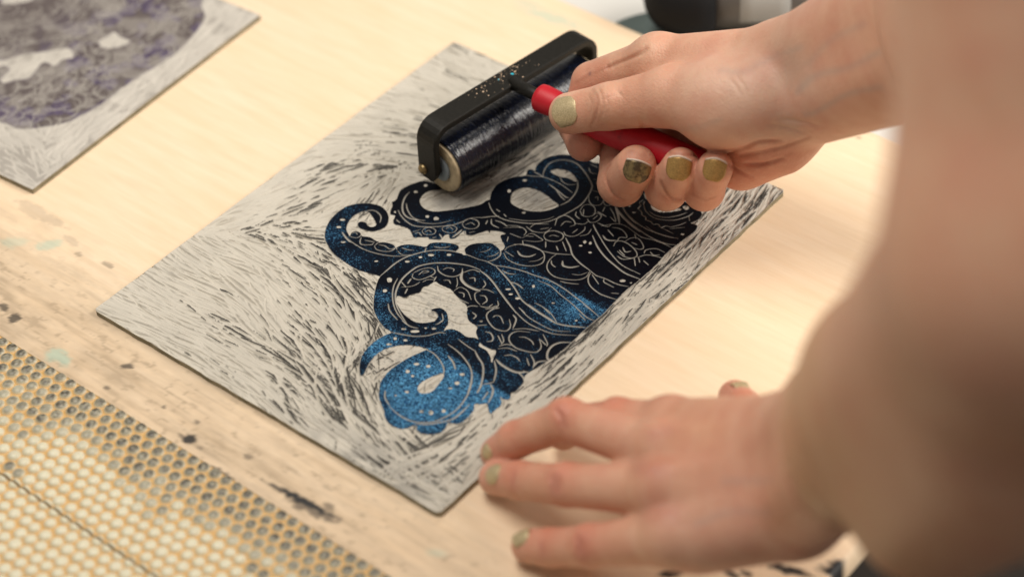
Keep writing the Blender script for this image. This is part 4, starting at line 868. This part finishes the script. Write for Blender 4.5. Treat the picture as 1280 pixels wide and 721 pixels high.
# cut plane mid forearm
cutp = W1 * .60 + rE1 * .40; axd = (rE1 + rE2 - W1 - W2); axd /= np.linalg.norm(axd)
def plane(f, p, n_): return ((f.ax[0][:, None, None] - p[0]) * n_[0] + (f.ax[1][None, :, None] - p[1]) * n_[1] + (f.ax[2][None, None, :] - p[2]) * n_[2]).astype(np.float32)
f.D = np.maximum(f.D, plane(f, cutp, axd))
VR, FR_ = surface_nets(f.D, f.lo, f.h); del f
nR = normals(VR, FR_)
for pts, w, dp in [([(741,112),(746,122),(747,135),(743,150),(738,160)],.5,.35),([(748,110),(753,122),(754,138),(749,153)],.45,.3),([(735,118),(739,130),(738,145)],.4,.25),([(757,118),(760,130),(758,146)],.4,.22),
        ([(768,110),(774,116),(779,122)],.5,.25),([(720,103),(740,92),(770,80),(800,68),(808,60)],.9,.6),
        ([(802,160),(808,175),(822,186),(845,193),(880,194),(905,188)],.8,.5),([(800,150),(806,162),(815,172)],.7,.4),
        ([(912,98),(920,108),(926,120)],.6,.22),([(920,95),(930,108),(935,122)],.6,.22),([(906,190),(930,186),(950,178),(975,176)],.9,.9),([(910,200),(920,212),(940,222)],.7,.6),([(925,193),(950,190),(985,182),(1010,172)],.8,.45),([(975,150),(1000,152),(1030,160)],1.0,.4),([(960,155),(985,160),(1010,168)],.8,.3),([(930,205),(955,205),(980,198)],.8,.7),
        ([(763,205),(757,218),(760,234),(768,245),(780,251)],.5,.4),([(826,226),(829,238),(838,247),(850,250)],.5,.35),([(862,222),(864,238),(875,246),(890,247)],.5,.25),([(866,243),(880,250),(895,246)],.5,.2),([(830,243),(842,252),(855,250)],.45,.25),
        ([(752,125),(765,120),(776,118)],.4,.15),([(730,92),(736,86)],.4,.2),([(765,76),(768,86),(766,94)],.4,.2),([(760,80),(763,88)],.4,.2)]:
    crease(VR, nR, pts, w, dp * 1.15)
spR = []
for nm, l in fR.items():
    p, r = pts_of(l)
    for k in range(1, len(p)): spR.append((p[k] + (CAM - p[k]) / 900 * r[k] * .7, r[k] * (1.15), RED if k < 3 or nm == 'middle' else PINK, .42 if nm != 'thumb' else .22))
spR += [(D(890, 95, 900), 24, (.76, .53, .41), .6), (D(930, 120, 895), 14, (.76, .53, .41), .4), (D(880, 60, 925), 12, PINK, .3), (D(935, 225, 940), 22, RED, .6), (D(975, 195, 920), 22, RED, .45), (D(955, 160, 905), 14, VEIN, .35), (D(985, 75, 893), 13, VEIN, .35), (D(1020, 110, 885), 16, VEIN, .35), (D(1000, 150, 900), 10, VEIN, .4), (D(1060, 60, 870), 18, PINK, .3),  # first two pale spots paint the thenar highlight into the skin colour
        (D(722, 200, 975), 9, PINK, .6), (D(790, 194, 940), 2.2, (.12, .05, .05), .9), (D(802, 197, 939), 2.0, (.12, .05, .05), .7), (D(738, 92.5, 968), .8, (.05, .06, .12), .9), (D(743, 93, 968), .6, (.05, .06, .12), .8), (D(957, 80, 894), 1.3, BRN, .6)]
CR = skin_color(VR, spR)
for pts, w_, s_ in [([(1110,60),(1060,85),(1020,95),(990,120),(955,128),(925,150)],1.8,.35),([(1100,110),(1060,118),(1020,140),(985,150),(960,165)],1.5,.4),([(1000,60),(960,75),(930,90),(900,88)],1.6,.28),([(1080,30),(1040,50),(1010,80)],1.8,.25),([(900,150),(870,160),(840,165)],1.6,.2)]: paint(VR, CR, nR, pts, w_, (.36, .33, .30), s_)
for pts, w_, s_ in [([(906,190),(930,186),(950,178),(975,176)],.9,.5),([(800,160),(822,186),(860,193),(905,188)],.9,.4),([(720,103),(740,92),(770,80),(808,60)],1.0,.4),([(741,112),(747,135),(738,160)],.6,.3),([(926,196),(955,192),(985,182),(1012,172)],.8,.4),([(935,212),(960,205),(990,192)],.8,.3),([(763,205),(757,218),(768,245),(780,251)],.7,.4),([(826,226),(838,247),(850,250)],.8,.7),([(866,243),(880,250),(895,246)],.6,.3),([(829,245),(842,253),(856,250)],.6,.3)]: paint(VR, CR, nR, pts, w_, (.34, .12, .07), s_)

# --- left hand (pressing the corner of the block)
Pz = lambda a, b_, z: P(a, b_, z)
W3 = D(1000, 545, 775); W4 = D(1000, 632, 780); EL = D(1340, 330, 520); SH = D(1390, -700, 505)
fL = {
 'index': [Pz(838,532,48),Pz(772,524,40),Pz(728,528,24),Pz(704,541,12)],
 'middle': [Pz(826,562,52),Pz(708,525,40),Pz(645,549,22),Pz(621,566,11.5)],
 'ring': [Pz(826,612,50),Pz(708,606,31),Pz(650,600,17),Pz(620,597,9)],
 'pinky': [Pz(838,672,42),Pz(738,682,25),Pz(688,684,13),Pz(661,682,8.2)],
 'thumb': [D(985,560,790),Pz(952,540,34),Pz(929,513,22),Pz(919,496,18)]}
rL = {'index': [10, 8.3, 7.6, 7.2], 'middle': [10.4, 8.6, 7.5, 6.9], 'ring': [10.4, 8.4, 7.6, 7.2], 'pinky': [10.2, 8.2, 7.5, 7.0], 'thumb': [14, 10, 8.4, 7.2]}
DBG = []
for nm, l in fL.items(): DBG.append((nm, 'len', [round(float(np.linalg.norm(l[i + 1] - l[i]))) for i in range(3)], 'z', [round(float(q[2])) for q in l]))
for nm, l in fR.items():
    p, r = pts_of(l); DBG.append(('R', nm, [round(float(np.linalg.norm(p[i + 1] - p[i]))) for i in range(3)], 'z', [round(float(q[2])) for q in p]))
DBG.append(('wristL', W3, W4, 'elbowL', EL, 'sh', SH, 'forearm', np.linalg.norm(EL - W3), 'palmL', np.linalg.norm(fL['middle'][0] - (W3 + W4) / 2)))
DBG.append(('wristR', W1, W2, 'elbR', rE1, np.linalg.norm(rE1 - W1), 'palmR', np.linalg.norm(D(838, 95, 976) - (W1 + W2) / 2)))
open('/tmp/dbg.txt', 'w').write('\n'.join(map(str, DBG)))
allp = [(W3, 22), (W4, 22), ((W3 * .8 + EL * .2), 26)]
for nm in fL: allp += list(zip(fL[nm], rL[nm]))
lo, hi = bounds(allp, 4); f = Field(lo, hi, .85)
for nm, src in (('index', W3), ('middle', W3 * .7 + W4 * .3), ('ring', W3 * .35 + W4 * .65), ('pinky', W4)):
    f.chain([src, fL[nm][0]], [15.5, rL[nm][0] + .8], 9)
f.chain([W4 + (fL['pinky'][0] - W4) * .1 - up * 4, fL['pinky'][0] * .75 + W4 * .25 - up * 5], [15, 12.5], 9)
f.chain([W3, W3 + (EL - W3) * .45], [15.5, 27], 10); f.chain([W4, W4 + (EL - W4) * .45], [16.5, 27], 10)
f.chain(fL['thumb'][:2], rL['thumb'][:2], 9)
f.chain(fL['thumb'][1:3], rL['thumb'][1:3], 4); f.chain(fL['thumb'][2:], rL['thumb'][2:], 2.5)
for nm in ('index', 'middle', 'ring', 'pinky'): f.chain(fL[nm][:2], rL[nm][:2], 4)
for nm in ('index', 'middle', 'ring', 'pinky'): f.chain(fL[nm][1:], rL[nm][1:], 1.6, 2.5)
for nm in ('index', 'middle', 'ring', 'pinky'): f.chain([fL[nm][0] + up * 2.6], [9.4], 5); f.chain([fL[nm][1] + up * 1.2], [rL[nm][1] - .6], 3)
for nm, src in (('index', .05), ('middle', .3), ('ring', .55), ('pinky', .8)):      # tendons fanning over the back of the hand
    w0 = W3 * (1 - src) + W4 * src + up * 13; f.chain([w0 * .75 + fL[nm][0] * .25 + up * 1.5, fL[nm][0] + up * 8.2], [2.2, 3.2], 4)
f.D = np.maximum(f.D, np.broadcast_to((0.25 + 3.1 * (f.ax[0] < 203.3))[:, None, None] - f.ax[2][None, None, :], f.D.shape).astype(np.float32))   # fingertips pressed flat on what they touch
cutL = W3 * .8 + EL * .2; axl2 = EL - (W3 + W4) / 2; axl2 /= np.linalg.norm(axl2)
f.D = np.maximum(f.D, plane(f, cutL, axl2))
VL, FL_ = surface_nets(f.D, f.lo, f.h); del f
nL = normals(VL, FL_)
for pts, w, dp in [([(694,512),(700,518),(704,534)],.9,.6),([(690,595),(692,605),(690,614)],.8,.7),([(697,594),(699,605),(697,615)],.8,.7),([(722,672),(724,682),(722,692)],.8,.7),([(728,671),(731,682),(729,692)],.6,.3),([(642,590),(643,600),(642,608)],.6,.25),([(678,677),(679,686),(677,694)],.6,.25)]:
    crease(VL, nL, pts, w, dp)
spL = []
for nm, l in fL.items():
    for k in (1, 2, 3): spL.append((l[k] + up * rL[nm][k] * .8, rL[nm][k] * (1.3 if k == 1 else 1.1), RED if k < 3 else PINK, .75 if k < 3 else .6))
    spL.append((l[0] + up * 10, 9, RED, .35))
spL += [((l0 + l1) / 2 + up * 9, 9, PINK, .25) for l0, l1 in [(fL['middle'][0], fL['middle'][1]), (fL['ring'][0], fL['ring'][1])]]
spL += [((fL['middle'][0] + fL['ring'][0]) / 2 + up * 8, 9, (.30, .13, .10), .45), ((fL['pinky'][0] + fL['ring'][0]) / 2 + up * 8, 9, (.34, .15, .12), .35), (D(900, 660, 790), 24, VEIN, .15), (D(870, 560, 790), 22, (.70, .34, .20), .5), (D(960, 620, 770), 26, PINK, .4)]  # dark spots: shading between the knuckles put into the skin colour
CL = skin_color(VL, spL)
for pts, w_, s_ in [([(960,600),(900,600),(860,585)],2.2,.25),([(960,640),(910,640),(870,655)],2.2,.25)]: paint(VL, CL, nL, pts, w_, (.36, .30, .28), s_)
for pts, w_, s_ in [([(700,512),(704,530)],3.2,.45),([(693,596),(694,614)],3.2,.45),([(725,673),(727,692)],3.2,.5),([(642,590),(643,606)],2.0,.35),([(678,678),(679,692)],2.0,.35),([(820,588),(800,584)],4.5,.4),([(840,640),(812,642)],4.5,.3),([(815,540),(835,536)],3.5,.3)]: paint(VL, CL, nL, pts, w_, (.40, .13, .10), s_)  # reddened folds, plus painted shade in the creases and between knuckles

# --- arms (coarser, out of focus) as one field each, joined into the same body
def coarse(chains, h, cuts, spots):
    allp = [q for ch_ in chains for q in zip(*ch_[:2])]
    lo, hi = bounds(allp, 8); f = Field(lo, hi, h)
    for pts, rs, k in chains: f.chain(pts, rs, k, 12)
    for p_, n_ in cuts: f.D = np.maximum(f.D, plane(f, p_, n_))
    V, Fq = surface_nets(f.D, f.lo, f.h); return V, Fq, skin_color(V, spots)
lm = lambda a, b_, t: a * (1 - t) + b_ * t
SHR = np.array([620., 250., 500.])
ch_ = []
# left: forearm with muscle belly, elbow, upper arm
ELb = EL + (EL - W4) / np.linalg.norm(EL - W4) * 4
ch_.append(([W3, lm(W3, EL, .45), EL], [15.3, 27 - .2, 42], 12)); ch_.append(([W4, lm(W4, EL, .45), EL], [16.3, 26.8, 42], 12))
ch_.append(([lm(W4, EL, .45) + (R.T @ np.array([12, 26, 0])), lm(W4, EL, .8) + (R.T @ np.array([10, 22, 0]))], [27, 36], 14))
ch_.append(([EL, lm(EL, SH, .5), SH], [43, 49, 54], 14))
VA, FA, CA = coarse(ch_, 3.0, [(cutL + axl2 * -.6, -axl2)], [(lm(W4, EL, .4), 70, (.50, .31, .15), .7), (EL, 80, (.54, .29, .17), .5)])
ch_ = [([W1, lm(W1, rE1, .5), rE1], [16.5, 26, 38], 10), ([W2, lm(W2, rE2, .5), rE2], [17.0, 27.5, 40], 10), ([lm(rE1, rE2, .5), SHR], [40, 54], 14)]
VB, FB, CB = coarse(ch_, 3.0, [(cutp - axd * 2.5, -axd)], [])
Vall = np.vstack([VR, VL, VA, VB]); o1 = len(VR); o2 = o1 + len(VL); o3 = o2 + len(VA)
Fall = np.vstack([FR_, FL_ + o1, FA + o2, FB + o3]); Call = np.vstack([CR, CL, CA, CB])
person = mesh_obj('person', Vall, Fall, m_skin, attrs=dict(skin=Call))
tag(person, 'person with bare arms and gold nail polish, one hand rolling ink, one on the block', 'person')
print('verts', len(Vall))
bR = BVHTree.FromPolygons(VR.tolist(), FR_.tolist()); bL = BVHTree.FromPolygons(VL.tolist(), FL_.tolist())
build_nail(bR, 705, 139, (-1, .12), 13.0, 12.5, person)
build_nail(bR, 796, 215, (.3, -1), 11.5, 9.5, person, tipedge=True, m=m_nail2)
build_nail(bR, 848, 211, (.18, -1), 10.5, 10, person, tipedge=True, m=m_nail3)
build_nail(bR, 893, 213, (.22, -1), 9.5, 9.5, person, tipedge=True, m=m_nail3)
build_nail(bL, 616, 591, (-1, -.25), 8.2, 8.2, person)
build_nail(bL, 651, 669, (-1, -.2), 7.8, 8, person)
build_nail(bL, 608, 564, (-1, .6), 6.5, 5.5, person)
build_nail(bL, 924, 480, (.5, -1), 7.5, 6.5, person)

# ------------------------------------------------------------------ things beyond the board
m_blk = simple('black_plastic', (.008, .008, .009), .7, nscale=80, nstr=.3, **{'Specular IOR Level': .2}); m_gry = simple('grey_plastic', (.12, .11, .10), .45, nscale=60, nstr=.1, var=.1)
m_lab = simple('white_label', (.33, .32, .30), .6, nscale=60); m_dish = simple('grey_green_tray', (.13, .17, .165), .5, nscale=40, var=.1)
zb = -12.6
b0 = P(816, 1, 10); b1 = P(1080, -7, 10); bd = b1 - b0; bd /= np.linalg.norm(bd); rb = 21
b0[2] = b1[2] = zb + rb + 3
bt = empty('bottle', tuple(np.array([*( (b0 + bd * 60)[:2]), zb + 3]) / 1000))
lathe(b0 + bd * 31, bd, [(0, rb - 6), (1, rb - 4), (110, rb - 4), (113, rb - 6)], 48, 'bottle_body', m_gry, bt)
lathe(b0 - bd * 3, bd, [(-2, 1), (-1, 6), (1.5, 11), (5, 15), (10, 18), (17, 20.5), (24, rb + .6), (33.5, rb + .8), (34.5, rb - 3)], 48, 'cap', m_blk, bt)
lv = []; vv_ = np.cross(bd, up); 
for k in range(13):
    a = math.radians(-20 + 95 * k / 12)
    for t_ in np.linspace(0, 1, 5): lv.append(b0 + bd * (44 + 26 * t_) + (vv_ * math.cos(a) + up * math.sin(a)) * (rb - 3.7))
lbl = mesh_obj('paper_label', lv, grid_faces(13, 5), m_lab, bt); so = lbl.modifiers.new('s', 'SOLIDIFY'); so.thickness = .0004; so.offset = 1
tag(bt, 'grey bottle with black cap and white label, lying beyond the plywood edge', 'bottle')
tcn = P(908, 44, zb); 
def ell(name, c_, rx, ry, z0, z1, m, ang):
    n = 64; a = np.linspace(0, 2 * np.pi, n, endpoint=False); ca, sa = math.cos(ang), math.sin(ang); V = []
    prof_ = [(.86, z0), (.98, z0 + 1.2), (1, z1), (.975, z1), (.95, z0 + 2.6), (.5, z0 + 1.8)]
    for k, z in prof_:
        x = rx * k * np.cos(a); y = ry * k * np.sin(a); V.append(np.stack([c_[0] + x * ca - y * sa, c_[1] + x * sa + y * ca, np.full(n, z)], 1))
    V = np.vstack(V); F_ = [(i * n + j, i * n + (j + 1) % n, (i + 1) * n + (j + 1) % n, (i + 1) * n + j) for i in range(len(prof_) - 1) for j in range(n)]
    F_.append(tuple(range(n))[::-1]); F_.append(tuple((len(prof_) - 1) * n + j for j in range(n)))
    return mesh_obj(name, V, F_, m)
tag(ell('tray', tcn, 62, 21, zb + .1, zb + 5, m_dish, math.atan2(bd[1], bd[0])), 'shallow grey green tray behind the wrist, next to the dark capped bottle', 'tray')

# ------------------------------------------------------------------ light
w = bpy.data.worlds.new('World'); sc.world = w; w.use_nodes = True
bg = w.node_tree.nodes['Background']; bg.inputs[0].default_value = (1.0, .93, .84, 1); bg.inputs[1].default_value = .22
def area(name, loc, tgt, sx, sy, e, colr):
    l = bpy.data.lights.new(name, 'AREA'); l.shape = 'RECTANGLE'; l.size = sx; l.size_y = sy; l.energy = e; l.color = colr
    o = bpy.data.objects.new(name, l); col.objects.link(o); o.location = loc
    o.rotation_euler = (Vector(tgt) - Vector(loc)).to_track_quat('-Z', 'Y').to_euler(); return o
area('ceiling_panel', (1.10, .93, 1.06), (.12, .18, 0), .95, .8, 27, (1, .94, .86))
area('ceiling_panel', (-.25, -.05, 1.6), (.1, .1, 0), 1.0, .6, 20.5, (1, .94, .85))
sc.view_settings.view_transform = 'Standard'; sc.view_settings.look = 'None'; sc.view_settings.exposure = 0; sc.view_settings.gamma = 1
sc.cycles.use_denoising = True
try: sc.cycles.denoiser = 'OPENIMAGEDENOISE'
except Exception: pass
sc.cycles.max_bounces = 6
